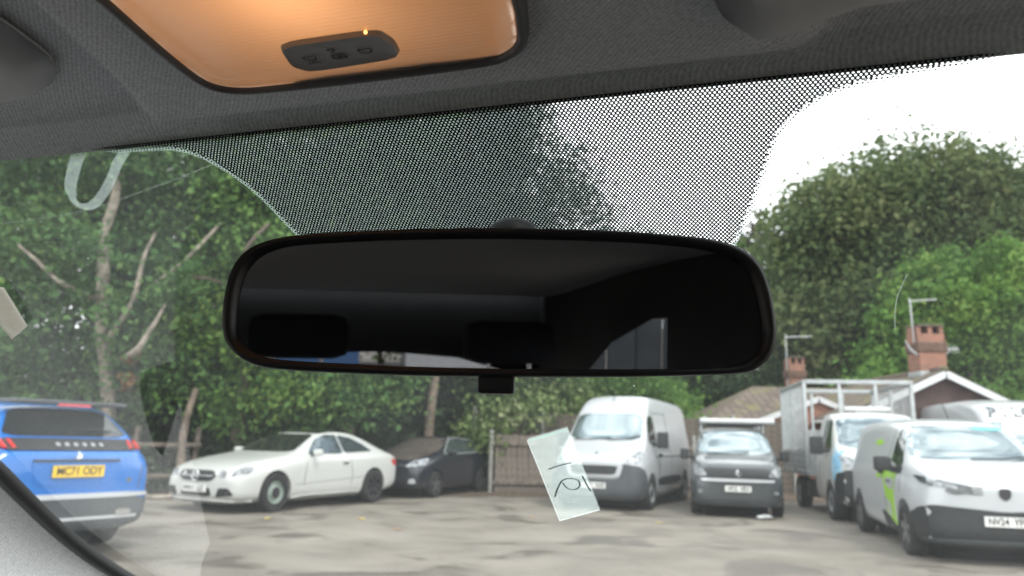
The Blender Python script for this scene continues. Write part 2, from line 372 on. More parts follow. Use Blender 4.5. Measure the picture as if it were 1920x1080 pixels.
# windscreen: glass, dotted band, smears
def ws_glass():
    m = bpy.data.materials.new('windscreen_pane'); m.use_nodes = True; t = m.node_tree; t.nodes.clear()
    o = t.nodes.new('ShaderNodeOutputMaterial'); tr = t.nodes.new('ShaderNodeBsdfTransparent'); tr.inputs[0].default_value = (.93, .965, .95, 1)
    gl = t.nodes.new('ShaderNodeBsdfGlossy'); gl.inputs['Roughness'].default_value = .01
    lw = t.nodes.new('ShaderNodeLayerWeight'); pw = t.nodes.new('ShaderNodeMath'); pw.operation = 'POWER'; pw.inputs[1].default_value = 5; t.links.new(lw.outputs['Facing'], pw.inputs[0])
    fr = t.nodes.new('ShaderNodeMath'); fr.operation = 'MULTIPLY_ADD'; fr.inputs[1].default_value = .9; fr.inputs[2].default_value = .04; t.links.new(pw.outputs[0], fr.inputs[0])
    m1 = t.nodes.new('ShaderNodeMixShader'); t.links.new(fr.outputs[0], m1.inputs[0]); t.links.new(tr.outputs[0], m1.inputs[1]); t.links.new(gl.outputs[0], m1.inputs[2])
    # thin film of dust
    tl = t.nodes.new('ShaderNodeBsdfTranslucent'); tl.inputs['Color'].default_value = (.8, .86, .86, 1)
    c = t.nodes.new('ShaderNodeTexCoord'); n = t.nodes.new('ShaderNodeTexNoise'); n.inputs['Scale'].default_value = 7; n.inputs['Detail'].default_value = 5; n.inputs['Distortion'].default_value = .6
    t.links.new(c.outputs['Object'], n.inputs['Vector'])
    mr = t.nodes.new('ShaderNodeMapRange'); mr.inputs['From Min'].default_value = .3; mr.inputs['From Max'].default_value = .75; mr.inputs['To Min'].default_value = .008; mr.inputs['To Max'].default_value = .027
    t.links.new(n.outputs['Fac'], mr.inputs['Value'])
    vo = t.nodes.new('ShaderNodeTexVoronoi'); vo.inputs['Scale'].default_value = 70
    t.links.new(c.outputs['Object'], vo.inputs['Vector'])
    wn = t.nodes.new('ShaderNodeTexWhiteNoise'); t.links.new(vo.outputs['Position'], wn.inputs['Vector'])
    gt = t.nodes.new('ShaderNodeMath'); gt.operation = 'GREATER_THAN'; gt.inputs[1].default_value = .93; t.links.new(wn.outputs['Value'], gt.inputs[0])
    ltm = t.nodes.new('ShaderNodeMath'); ltm.operation = 'LESS_THAN'; ltm.inputs[1].default_value = .035; t.links.new(vo.outputs['Distance'], ltm.inputs[0])
    sp = t.nodes.new('ShaderNodeMath'); sp.operation = 'MULTIPLY'; t.links.new(gt.outputs[0], sp.inputs[0]); t.links.new(ltm.outputs[0], sp.inputs[1])
    sp2 = t.nodes.new('ShaderNodeMath'); sp2.operation = 'MULTIPLY_ADD'; sp2.inputs[1].default_value = .6; t.links.new(sp.outputs[0], sp2.inputs[0]); t.links.new(mr.outputs[0], sp2.inputs[2])
    m2 = t.nodes.new('ShaderNodeMixShader'); t.links.new(sp2.outputs[0], m2.inputs[0]); t.links.new(m1.outputs[0], m2.inputs[1]); t.links.new(tl.outputs[0], m2.inputs[2])
    t.links.new(m2.outputs[0], o.inputs[0]); return m
wsr = cabin_frame(empty('windscreen')); tag(wsr, 'raked clear windscreen with a black dotted band behind the rear-view mirror', 'windscreen')
V = [ws(r, v) for v in (-.02, .2, .4, .6, .82) for r in (-.84, -.4, 0, .3, .64)]
mk('glass_pane', V, [(j * 5 + i, j * 5 + i + 1, j * 5 + i + 6, j * 5 + i + 5) for j in range(4) for i in range(4)], ws_glass(), wsr)

def frit_mat():
    m = bpy.data.materials.new('dotted_black_print'); m.use_nodes = True; t = m.node_tree; t.nodes.clear()
    o = t.nodes.new('ShaderNodeOutputMaterial'); uv = t.nodes.new('ShaderNodeUVMap'); uv.uv_map = 'mm'
    sx = t.nodes.new('ShaderNodeSeparateXYZ'); t.links.new(uv.outputs[0], sx.inputs[0])
    at = t.nodes.new('ShaderNodeAttribute'); at.attribute_name = 'edge'
    def M_(op, a, b=None, c=None):
        n = t.nodes.new('ShaderNodeMath'); n.operation = op
        for i, x in enumerate((a, b, c)):
            if x is None: continue
            if isinstance(x, (int, float)): n.inputs[i].default_value = x
            else: t.links.new(x, n.inputs[i])
        return n.outputs[0]
    PX, PY = 2.0, 1.36
    vy = M_('DIVIDE', sx.outputs[1], PY); row = M_('FLOOR', vy)
    par = M_('MULTIPLY', M_('FLOORED_MODULO', row, 2), .5)
    vx = M_('ADD', M_('DIVIDE', sx.outputs[0], PX), par)
    fx = M_('MULTIPLY', M_('SUBTRACT', M_('FRACT', vx), .5), PX)
    fy = M_('MULTIPLY', M_('SUBTRACT', M_('FRACT', vy), .5), PY)
    d = M_('SQRT', M_('ADD', M_('MULTIPLY', fx, fx), M_('MULTIPLY', fy, fy)))
    hole_ = M_('LESS_THAN', d, .49)                              # clear dot in the black field
    dotr = M_('MULTIPLY_ADD', at.outputs['Fac'], .16, .72)        # shrinking black dots on the fringe (edge < 0)
    clear_f = M_('GREATER_THAN', d, dotr)
    ins = M_('GREATER_THAN', at.outputs['Fac'], 0.)
    fac = M_('ADD', M_('MULTIPLY', ins, hole_), M_('MULTIPLY', M_('SUBTRACT', 1., ins), clear_f))
    tr0 = t.nodes.new('ShaderNodeBsdfTransparent'); bl = t.nodes.new('ShaderNodeBsdfDiffuse'); bl.inputs[0].default_value = (.012, .012, .014, 1)
    fz = t.nodes.new('ShaderNodeBsdfTranslucent'); fz.inputs[0].default_value = (.62, .72, .72, 1)      # residue between the printed dots
    band = M_('GREATER_THAN', at.outputs['Fac'], -2.6)
    tr = t.nodes.new('ShaderNodeMixShader'); t.links.new(M_('MULTIPLY', band, .25), tr.inputs[0]); t.links.new(tr0.outputs[0], tr.inputs[1]); t.links.new(fz.outputs[0], tr.inputs[2])
    ms = t.nodes.new('ShaderNodeMixShader'); t.links.new(fac, ms.inputs[0]); t.links.new(bl.outputs[0], ms.inputs[1]); t.links.new(tr.outputs[0], ms.inputs[2])
    t.links.new(ms.outputs[0], o.inputs[0]); return m
fl = spline([(-.40, -.03), (-.33, -.0045), (-.306, -.0008), (-.280, .0015), (-.263, .012), (-.248, .034), (-.238, .066), (-.225, .105), (-.205, .125)], 5)
fr = spline([(-.025, .125), (-.008, .108), (.002, .089), (.008, .072), (.015, .047), (.022, .024), (.035, .011), (.051, .004), (.074, .0006), (.100, -.004), (.16, -.03)], 5)
FR = np.array([tuple(p) for p in fl] + [tuple(p) for p in fr])
gx = np.arange(-.335, .110, .0016); gv = np.arange(-.0030, .128, .0016)
GX, GV = np.meshgrid(gx, gv); P = np.stack([GX.ravel(), GV.ravel()], 1)
A = FR; B = np.roll(FR, -1, 0); D = np.full(len(P), 9.)
for a, b in zip(A[:-1], B[:-1]):
    ab = b - a; tt = np.clip(((P - a) @ ab) / (ab @ ab), 0, 1); D = np.minimum(D, np.linalg.norm(P - a - tt[:, None] * ab, axis=1))
ins = np.zeros(len(P), bool)
for a, b in zip(A, B):
    c = ((a[1] > P[:, 1]) != (b[1] > P[:, 1])); xx = (b[0] - a[0]) * (P[:, 1] - a[1]) / (b[1] - a[1] + 1e-12) + a[0]; ins ^= c & (P[:, 0] < xx)
E_ = np.where(ins, D, -D) * 1000
V = [ws(r, v, .0015) for r, v in P]; n1 = len(gx)
Fc = [(j * n1 + i, j * n1 + i + 1, (j + 1) * n1 + i + 1, (j + 1) * n1 + i) for j in range(len(gv) - 1) for i in range(n1 - 1) if E_[j * n1 + i] > -4.5]
fo = mk('dotted_band', V, Fc, frit_mat(), wsr)
a_ = fo.data.attributes.new('edge', 'FLOAT', 'POINT'); a_.data.foreach_set('value', E_.astype(np.float32))
ul = fo.data.uv_layers.new(name='mm'); li = np.zeros(len(fo.data.loops), np.int32); fo.data.loops.foreach_get('vertex_index', li)
ul.data.foreach_set('uv', (P[li] * 1000).astype(np.float32).ravel())
fo['label'] = 'black band of clear dots printed on the glass'

def film(name, alpha, col, rough=.8):
    m = bpy.data.materials.new(name); m.use_nodes = True; t = m.node_tree; t.nodes.clear()
    o = t.nodes.new('ShaderNodeOutputMaterial'); tr = t.nodes.new('ShaderNodeBsdfTransparent'); tl = t.nodes.new('ShaderNodeBsdfTranslucent'); tl.inputs[0].default_value = (*col, 1)
    c = t.nodes.new('ShaderNodeTexCoord'); n = t.nodes.new('ShaderNodeTexNoise'); n.inputs['Scale'].default_value = 120; n.inputs['Detail'].default_value = 4
    t.links.new(c.outputs['Object'], n.inputs['Vector']); mr = t.nodes.new('ShaderNodeMapRange'); mr.inputs['To Min'].default_value = alpha * .75; mr.inputs['To Max'].default_value = min(1, alpha * 1.25)
    t.links.new(n.outputs['Fac'], mr.inputs['Value'])
    ms = t.nodes.new('ShaderNodeMixShader'); t.links.new(mr.outputs[0], ms.inputs[0]); t.links.new(tr.outputs[0], ms.inputs[1]); t.links.new(tl.outputs[0], ms.inputs[2]); t.links.new(ms.outputs[0], o.inputs[0]); return m
def ribbon(name, pts, wid, off, mat_, parent):
    pts = [Vector(p) for p in pts]; V = []
    for i, p in enumerate(pts):
        t = (pts[min(i + 1, len(pts) - 1)] - pts[max(i - 1, 0)]).normalized(); n = Vector((-t.y, t.x)); w_ = wid[i] if isinstance(wid, list) else wid
        for s in (-1, 1): q = p + n * w_ * s; V.append(ws(q.x, q.y, off))
    return mk(name, V, [(2 * i, 2 * i + 1, 2 * i + 3, 2 * i + 2) for i in range(len(pts) - 1)], mat_, parent)
sm = film('greasy_smear', .17, (.75, .86, .84))
sp_ = spline([(-.338, -.004), (-.352, .008), (-.366, .022), (-.3705, .0325), (-.364, .036), (-.352, .031), (-.335, .019), (-.322, .008), (-.308, -.002)], 5)
ribbon('smear', sp_, [.0034 if i < 12 else .0026 for i in range(len(sp_))], .002, sm, wsr)['label'] = 'pale U-shaped smear on the glass near the header'
ribbon('scratch', spline([(-.47, .045), (-.38, .040), (-.31, .026), (-.255, .012)], 6), .00022, .002, film('scratch_mark', .12, (.7, .8, .78)), wsr)
ribbon('scratch', spline([(.085, .118), (.0825, .135), (.083, .150), (.0845, .162)], 6), .0002, .002, film('scratch_mark_b', .2, (.8, .85, .85)), wsr)

# added sheets standing for reflections in the glass: marked paper, beige paper
def ws_sheet(name, quad, mat_, off, parent=None, th=.0012):
    a, b, c, d = [Vector(q) for q in quad]; V = []; n = 4
    for k in (off, off + th):
        for j in range(n):
            for i in range(n):
                p = a.lerp(b, i / (n - 1)).lerp(d.lerp(c, i / (n - 1)), j / (n - 1)); V.append(ws(p.x, p.y, k))
    Fc = [(j * n + i, j * n + i + 1, (j + 1) * n + i + 1, (j + 1) * n + i) for j in range(n - 1) for i in range(n - 1)]
    Fc = Fc + [tuple(x + n * n for x in f) for f in Fc]
    return mk(name, V, Fc, mat_, parent)
REFL_QUAD = [(-.148, .281), (-.115, .264), (-.110, .388), (-.148, .412)]
cd = cabin_frame(empty('paper_reflection')); tag(cd, 'pale green reflection of a paper with hand-drawn marks, added as a sheet on the windscreen before the white van', 'reflection')
ws_sheet('reflection_sheet', REFL_QUAD, film('reflection_film', .17, (.86, .96, .93)), .003, cd)
def reflpt(a, b):
    A_, B_, C_, D_ = [Vector(q) for q in REFL_QUAD]; return A_.lerp(B_, a).lerp(D_.lerp(C_, a), b)
edge = film('reflection_edge', .5, (.9, .92, .92))
ribbon('reflection_edge', [reflpt(0, 0), reflpt(0, .5), reflpt(0, 1)], .0005, .0048, edge, cd)
ribbon('reflection_edge', [reflpt(0, .99), reflpt(.5, .99), reflpt(1, .99)], .0009, .0048, edge, cd)
ribbon('reflection_edge', [reflpt(0, .01), reflpt(.5, .01), reflpt(1, .01)], .0012, .0048, film('reflection_top_edge', .35, (.35, .55, .47)), cd)
refl_ink = mat('reflected_ink', (.03, .06, .06), .7)
ribbon('reflected_stroke', spline([reflpt(.22, .35), reflpt(.5, .345), reflpt(.80, .35)], 5), .0006, .005, refl_ink, cd)
ribbon('reflected_stroke', spline([reflpt(.11, .68), reflpt(.24, .60), reflpt(.42, .52), reflpt(.6, .515), reflpt(.78, .56), reflpt(.78, .63), reflpt(.64, .66), reflpt(.48, .62), reflpt(.42, .54)], 6), .0006, .005, refl_ink, cd)
ribbon('reflected_stroke', spline([reflpt(.92, .525), reflpt(.94, .63), reflpt(.97, .73)], 5), .0006, .005, refl_ink, cd)
tg = cabin_frame(empty('beige_reflection')); tag(tg, 'small beige reflection of a paper, added as a sheet at the left edge of the windscreen', 'reflected paper')  # beige sheet added on the glass in place of a reflected paper
ws_sheet('beige_reflection_sheet', [(-.515, .085), (-.487, .100), (-.502, .141), (-.529, .155)], film('beige_reflection_film', .72, (.30, .28, .245)), .003, tg)

# A pillar
pe = [Vector(p) for p in ((-.66, .30, .152), (-.69, .42, .08), (-.712, .52, .02), (-.731, .611, -.034), (-.750, .671, -.070), (-.771, .741, -.112), (-.781, .806, -.151), (-.778, .868, -.188), (-.765, .93, -.225), (-.74, 1.0, -.267))]
pe = spline(pe, 4)
prof = [(.0, .0, .004), (.004, -.012, .002), (.0, -.022, .0), (-.004, -.03, -.004), (-.012, -.05, -.006), (-.03, -.08, -.012), (-.06, -.12, -.03), (-.10, -.18, -.06), (-.13, -.30, -.16)]
def sweep(pts, prof):
    V = [p + Vector(q) for p in pts for q in prof]; n = len(prof)
    return V, [(i * n + k, i * n + k + 1, (i + 1) * n + k + 1, (i + 1) * n + k) for i in range(len(pts) - 1) for k in range(n - 1)]
pr = cabin_frame(empty('windscreen_pillar')); tag(pr, 'light grey fabric windscreen pillar with black rubber seal at lower left', 'pillar')
V, Fc = sweep(pe, [(-.006, -.016, -.006), (-.012, -.03, -.004), (-.02, -.05, -.006), (-.026, -.075, -.03), (-.026, -.11, -.08), (-.022, -.15, -.16), (-.015, -.20, -.30), (-.01, -.26, -.5)])
mk('trim_cover', V, Fc, M['pillar'], pr, True)
tube('rubber_seal', [p + Vector((-.002, -.008, -.003)) for p in pe], .0085, M['black'], pr, 10)

# sun visors
def visor(label, r_in, r_out, sgn):
    # rounded padded slab folded up against the headliner
    x0, x1 = sorted((r_in, r_out))
    P = [(-.006, .09), (.40, .09), (.40, .235), (.07, .272), (.025, .279), (-.006, .262)] if sgn > 0 else [(x0, .09), (x1, .09), (x1, .235), (x1 - .04, .268), (x0, .270)]
    P = smooth_poly(P, 3, .2)
    vs_, fs, ed = fill2d(P, .012); n = len(vs_); cxx = (x0 + x1) / 2
    B = [Vector(p) for p in P]
    def dist(x, y): return min((geometry.intersect_point_line(Vector((x, y, 0)), B[i].to_3d(), B[(i + 1) % len(B)].to_3d())[0].to_2d() - Vector((x, y))).length if 0 <= geometry.intersect_point_line(Vector((x, y, 0)), B[i].to_3d(), B[(i + 1) % len(B)].to_3d())[1] <= 1 else min((B[i] - Vector((x, y))).length, (B[(i + 1) % len(B)] - Vector((x, y))).length) for i in range(len(B)))
    V = []
    for x, y in vs_:
        d_ = min(dist(x, y), .012); h = .010 * math.sqrt(max(0, 1 - (1 - d_ / .012) ** 2))
        V.append((x, y, liner_u(y, x) - .004 - h))
    V += [(x, y, liner_u(y, x) - .002) for x, y in vs_]
    Fc = [tuple(f) for f in fs] + [tuple(k + n for k in reversed(f)) for f in fs] + [(a, b, b + n, a + n) for a, b in ed]
    v = empty('sun_visor'); cabin_frame(v); tag(v, label, 'sun visor')
    mk('visor_pad', V, Fc, M['visor'], v, True)
    tube('hinge_rod', [(x0 + .01, .095, liner_u(.095, x0 + .01) - .006), (x1 - .01, .095, liner_u(.095, x1 - .01) - .006)], .004, M['trim'], v)
visor('grey padded sun visor folded up at the upper left corner', -.285, -.64, -1)
visor('grey padded sun visor folded up at the top right edge', .004, .40, 1)

# dome light
dl = cabin_frame(empty('dome_light')); tag(dl, 'lit amber dome light with rounded lens and grey switch panel in the headliner', 'dome light')
LPs = [tuple(p) for p in spline([Vector(p) for p in LENS] + [Vector(LENS[0])], 3)[:-1]]
vs_, fs, ed = fill2d(LPs, .006); n = len(vs_)
def segdist(x, y, P):
    b = 9.
    for i in range(len(P)):
        a, c = Vector(P[i]), Vector(P[(i + 1) % len(P)]); d = c - a; t = max(0, min(1, (Vector((x, y)) - a).dot(d) / d.length_squared)); b = min(b, (a + d * t - Vector((x, y))).length)
    return b
def ldist(x, y): return segdist(x, y, LPs)
V = [(x, y, LENSU - .0035 * min(1, ldist(x, y) / .010)) for x, y in vs_]
def lens_mat():
    m = bpy.data.materials.new('frosted_lens'); m.use_nodes = True; t = m.node_tree; t.nodes.clear()
    o = t.nodes.new('ShaderNodeOutputMaterial'); tl = t.nodes.new('ShaderNodeBsdfTranslucent'); tl.inputs[0].default_value = (.95, .86, .78, 1)
    df = t.nodes.new('ShaderNodeBsdfDiffuse'); df.inputs[0].default_value = (.62, .6, .58, 1)
    gl = t.nodes.new('ShaderNodeBsdfGlossy'); gl.inputs['Roughness'].default_value = .12
    c = t.nodes.new('ShaderNodeTexCoord'); wv = t.nodes.new('ShaderNodeTexWave'); wv.inputs['Scale'].default_value = 130; wv.inputs['Distortion'].default_value = .3; wv.bands_direction = 'Y'
    t.links.new(c.outputs['Object'], wv.inputs['Vector'])
    b = t.nodes.new('ShaderNodeBump'); b.inputs['Strength'].default_value = .25; b.inputs['Distance'].default_value = .0003; t.links.new(wv.outputs['Fac'], b.inputs['Height'])
    for q in (tl, df): t.links.new(b.outputs[0], q.inputs['Normal'])
    m1 = t.nodes.new('ShaderNodeMixShader'); m1.inputs[0].default_value = .22; t.links.new(tl.outputs[0], m1.inputs[1]); t.links.new(df.outputs[0], m1.inputs[2])
    f = t.nodes.new('ShaderNodeValue'); f.outputs[0].default_value = .06; m2 = t.nodes.new('ShaderNodeMixShader'); t.links.new(f.outputs[0], m2.inputs[0]); t.links.new(m1.outputs[0], m2.inputs[1]); t.links.new(gl.outputs[0], m2.inputs[2])
    t.links.new(m2.outputs[0], o.inputs[0]); return m
mk('lens', V, fs, lens_mat(), dl, True)
V, Fc = [], []
for i, p in enumerate(LPs):
    d_ = (Vector(p) - lc).normalized()
    for a, b in ((-.0004, .0005), (.0003, -.0022), (.0022, -.0026), (.0042, -.0012), (.0050, .006)):
        q = Vector(p) + d_ * a; V.append((q.x, q.y, LENSU + b))
k = 5; N = len(LPs)
Fc = [(i * k + j, i * k + j + 1, ((i + 1) % N) * k + j + 1, ((i + 1) % N) * k + j) for i in range(N) for j in range(k - 1)]
mk('bezel', V, Fc, M['trim'], dl, True)
V = [(p[0], p[1], LENSU + z) for z in (.003, .050) for p in LPs]
Fc = [(i, (i + 1) % N, N + (i + 1) % N, N + i) for i in range(N)] + [tuple(range(N, 2 * N))]
mk('lamp_housing', V, Fc, M['cavity'], dl)
mk('housing_rib', [(a, b, LENSU + c) for c in (.0005, .012) for a, b in ((-.188, .2715), (-.182, .2640), (-.165, .2600), (-.120, .2600), (-.092, .2660), (-.088, .2715))], [(0, 1, 2, 3, 4, 5), (11, 10, 9, 8, 7, 6)] + [(i, (i + 1) % 6, 6 + (i + 1) % 6, 6 + i) for i in range(6)], M['cabin'], dl)
SWP = smooth_poly([(-.1705, .2335), (-.1265, .2335), (-.1235, .2425), (-.1255, .2535), (-.1690, .2555), (-.1745, .2490)], 2, .15)
V = [(x, y, LENSU - .0036) for x, y in SWP] + [(x * .96 - .149 * .04, y * .96 + .2445 * .04, LENSU - .0058) for x, y in SWP] + [(x * .88 - .149 * .12, y * .84 + .2445 * .16, LENSU - .0050) for x, y in SWP]
N = len(SWP); Fc = [(i + a * N, (i + 1) % N + a * N, (i + 1) % N + (a + 1) * N, i + (a + 1) * N) for i in range(N) for a in (0, 1)] + [tuple(range(2 * N, 3 * N))]
sw = mk('switch_panel', V, Fc, M['switch'], dl, True, 40)
def icon(cx, cyy, pts, closed=False, wd=.00032):
    pts = [Vector((cx + a, cyy + b)) for a, b in pts]
    if closed: pts.append(pts[0])
    V, Fc = [], []
    for a, b in zip(pts[:-1], pts[1:]):
        t = (b - a).normalized(); n_ = Vector((-t.y, t.x)) * wd; q = len(V)
        for s in (a + n_, a - n_, b - n_, b + n_): V.append((s.x, s.y, LENSU - .0054))
        Fc.append((q, q + 1, q + 2, q + 3))
    mk('symbol', V, Fc, M['icon'], sw)
bowl = [(-.0028, -.0018), (.0028, -.0018), (.0026, .0002), (.0010, .0014), (-.0010, .0014), (-.0026, .0002)]
for cx, rays in ((-.1625, True), (-.1375, False)):
    icon(cx, .2455, bowl, True)
    if rays:
        for a in (-.0024, -.0008, .0008, .0024): icon(cx, .2455, [(a * .7, .0022), (a * 1.1, .0040)])
icon(-.1500, .2465, [(-.0030, 0), (-.0026, -.0014), (.0022, -.0016), (.0030, -.0004), (.0028, .0016), (-.0026, .0016)], True, .0004)
icon(-.1500, .2465, [(0, -.0014), (.0002, .0014)], False, .0006)
icon(-.1508, .2418, [(-.0018, -.0012), (.0014, -.0014), (.0012, .0002), (0, .0010)], True, .0003)
led = bpy.data.materials.new('lit_indicator'); led.use_nodes = True; lp = led.node_tree.nodes['Principled BSDF']; lp.inputs['Emission Color'].default_value = (1, .42, .08, 1); lp.inputs['Emission Strength'].default_value = 4
bm = bmesh.new(); bmesh.ops.create_icosphere(bm, subdivisions=2, radius=.0009); bmesh.ops.translate(bm, vec=(-.1318, .2345, LENSU - .0042), verts=bm.verts); from_bm('indicator_light', bm, led, dl, True)
bl = bpy.data.lights.new('bulb', 'POINT'); bl.energy = .031; bl.color = (1, .50, .22); bl.shadow_soft_size = .012
bo = bpy.data.objects.new('bulb', bl); COL.objects.link(bo); bo.parent = dl; bo.location = (-.150, .205, LENSU + .030)

# rear-view mirror
mr_ = empty('rear_view_mirror'); tag(mr_, 'wide black rear-view mirror with rounded ends hanging before the windscreen', 'mirror')
mX = Vector((.9992, -.0400, 0)); mn = Vector((-.040, -.9961, -.0788)).normalized(); mY = mn.cross(mX).normalized(); mX = mY.cross(mn)
mm_ = Matrix((mX, mY, mn)).transposed().to_4x4(); mm_.translation = (-.0053, .3291, CH + .0611); mr_.matrix_world = mm_
OUT = [(-126.0, -13.3), (-126.1, -1.2), (-123.6, 12.4), (-117.8, 21.1), (-107.7, 26.5), (-93.1, 29.5), (-73.4, 31.3), (-44.0, 33.0), (-9.8, 34.2), (14.4, 34.3), (43.3, 34.0), (69.7, 32.7), (93.5, 30.7), (107.6, 26.7), (115.7, 19.6), (120.0, 9.4), (122.3, -3.6), (122.6, -13.0), (120.3, -21.3), (114.9, -26.7), (106.8, -29.5), (85.9, -30.9), (50.9, -32.4), (3.9, -33.4), (-31.7, -33.8), (-67.7, -33.4), (-94.3, -32.6), (-108.9, -31.0), (-117.7, -27.1), (-123.8, -20.5)]
INN = [(-119.6, -13.7), (-119.5, -1.0), (-117.1, 10.0), (-111.6, 18.0), (-102.5, 22.6), (-90.3, 24.8), (-70.7, 26.3), (-43.8, 27.8), (-9.7, 28.8), (14.5, 28.9), (43.4, 28.6), (69.7, 27.6), (88.7, 25.7), (101.6, 22.3), (109.8, 16.4), (113.9, 6.9), (116.0, -3.7), (116.5, -12.0), (114.8, -19.0), (110.3, -23.8), (102.2, -26.6), (83.6, -27.9), (50.9, -28.9), (3.8, -29.7), (-31.9, -29.8), (-65.5, -29.1), (-89.7, -28.4), (-104.3, -27.1), (-113.0, -23.9), (-118.0, -19.2)]
def loop(P): return [p / 1000 for p in spline([Vector(q) for q in P] + [Vector(P[0])], 4)[:-1]]
O_, I_ = loop(OUT), loop(INN); N = len(O_)
rows = [(I_, 0, -.0028), (I_, .12, .0002), (I_, .45, .0022), (O_, -.18, .0016), (O_, 0, -.0030)]
V = []
for k, (Lp, a, z) in enumerate(rows):
    for i in range(N):
        p = I_[i].lerp(O_[i], a) if Lp is I_ else O_[i].lerp(I_[i], -a); V.append((p.x, p.y, z))
Fc = [(k * N + i, k * N + (i + 1) % N, (k + 1) * N + (i + 1) % N, (k + 1) * N + i) for k in range(len(rows) - 1) for i in range(N)]
mk('bezel', V, Fc, M['black_gloss'], mr_, True)
V = [(p.x * s, p.y * s2, z) for s, s2, z in ((.9995, .9985, -.0031), (.995, .985, -.010), (.97, .93, -.018), (.90, .78, -.026), (.6, .45, -.032)) for p in O_]
Fc = [(k * N + (i + 1) % N, k * N + i, (k + 1) * N + i, (k + 1) * N + (i + 1) % N) for k in range(4) for i in range(N)] + [tuple(range(5 * N - 1, 4 * N - 1, -1))]
mk('housing', V, Fc, M['black'], mr_, True)
mk('mirror_glass', [(p.x, p.y, -.0022) for p in I_], [tuple(range(N))], M['mirror'], mr_)['label'] = 'dark mirror glass reflecting the cabin behind'
box('dipping_lever', (-.0008, -.0368, -.0035), (.0166, .0085, .007), M['black_gloss'], mr_, bev=.0018)
tube('stem', [(.004, .012, -.028), (.004, .022, -.040), (.004, .033, -.050)], [.013, .011, .0105], M['black'], mr_, 16)
bm = bmesh.new(); bmesh.ops.create_uvsphere(bm, u_segments=20, v_segments=12, radius=1)
bmesh.ops.scale(bm, vec=(.0140, .0095, .011), verts=bm.verts); bmesh.ops.translate(bm, vec=(.0030, .0405, -.052), verts=bm.verts)
from_bm('mounting_button', bm, M['black'], mr_, True)

# rest of the cabin: dashboard below, doors, rear seats, tailgate (seen in the mirror and in the glass)
cbn = cabin_frame(empty('cabin_shell')); cbn['kind'] = 'structure'
DZ = -.42
V = []
dp = [(1.05, -.30), (.95, -.31), (.80, -.35), (.62, -.38), (.48, -.40), (.42, -.45), (.40, -.60), (.46, -.95)]
for f, u in dp:
    for r in (-.86, -.5, -.12, .25, .64): V.append((r, f, u))
mk('dashboard', V, [(j * 5 + i, j * 5 + i + 1, j * 5 + i + 6, j * 5 + i + 5) for j in range(len(dp) - 1) for i in range(4)], M['dash'], cbn, True)
for sx in (-1, 1):
    x = RC + sx * .70
    box('door_panel', (x, -.55, -.66), (.05, 2.9, .72), M['cabin'], cbn, bev=.01)
    if sx < 0:
        box('centre_pillar', (x - sx * .02, -.22, -.10), (.05, .15, .60), M['pillar'], cbn, bev=.01)
        box('rear_pillar', (x - sx * .02, -1.62, -.10), (.05, .55, .60), M['cabin'], cbn, bev=.01)
    else:
        box('centre_pillar', (x - .02, -.62, -.10), (.05, .62, .60), M['cabin'], cbn, bev=.01)
        mk('rear_pillar', [(x - .04, f_, u_) for f_, u_ in ((-2.3, -.45), (-1.62, -.45), (-1.52, -.10), (-1.30, .00), (-1.02, .065), (-.9, .07), (-.9, .22), (-2.3, .22))], [tuple(range(8))], M['cabin'], cbn)
    box('roof_rail', (x, -1.05, .13), (.07, 2.5, .13), M['headliner'], cbn, bev=.01)
box('floor_pan', (RC, -.6, -1.0), (1.5, 3.2, .04), M['dash'], cbn)
box('rear_shelf', (RC, -1.95, -.40), (1.4, .5, .04), M['dash'], cbn)
tp = [(-.75, -.40), (-.62, -.16), (-.45, -.095), (-.2, -.072), (.1, -.066), (.35, -.085), (.52, -.13), (.62, -.22), (.75, -.40), (.75, .22), (-.75, .22)]
mk('tailgate_header', [(RC + a, -2.10, b) for a, b in tp] + [(RC + a, -2.14, b) for a, b in tp], [tuple(range(11)), tuple(range(21, 10, -1))] + [(i, (i + 1) % 11, 11 + (i + 1) % 11, 11 + i) for i in range(11)], M['cabin'], cbn)
box('tailgate_panel', (RC, -2.25, -.70), (1.4, .06, .60), M['cabin'], cbn, bev=.02)
for r in (-.42, .16):
    st = cbn
    box('rear_seat', (r, -1.45, -.66), (.55, .16, .62), M['seat'], st, bev=.05)
    for q in (-.06, .06): tube('headrest_post', [(r + .12 + q, -1.45, -.36), (r + .12 + q, -1.45, -.03)], .006, M['chrome'], st)
    box('headrest', (r + .12, -1.45, .002 if r < 0 else -.008), (.27, .10, .12), M['seat'], st, bev=.045)

# ------------------------------------------------------------------ vehicles
def sec(x, zb, w_, zs, zt, wt, crown=.02):
    h = zt - zs
    return x, [(0, zb), (.86 * w_, zb), (.985 * w_, zb + .10), (w_, zb + .45 * (zs - zb)), (w_ * .995, zs - .10 * (zs - zb)), (w_ * .97, zs),
               (w_ + (wt - w_) * .30, zs + .16 * h), (wt + .02 * (w_ - wt), zt - .16 * h), (wt * .93, zt - .03 * h - .006), (wt * .6, zt + crown * .6), (0, zt + crown)]

def text_mesh(txt, size, mat_, name, parent, mtx, ext=.002, bold=.0):
    cu_ = bpy.data.curves.new(name, 'FONT'); cu_.body = txt; cu_.size = size; cu_.extrude = ext; cu_.align_x = 'CENTER'; cu_.align_y = 'CENTER'; cu_.offset = bold
    tmp = bpy.data.objects.new('tmp_text', cu_); COL.objects.link(tmp)
    dg = bpy.context.evaluated_depsgraph_get(); me = bpy.data.meshes.new_from_object(tmp.evaluated_get(dg))
    bpy.data.objects.remove(tmp); o = bpy.data.objects.new(name, me); COL.objects.link(o); me.materials.clear(); me.materials.append(mat_)
    me.transform(mtx); o.parent = parent; return o

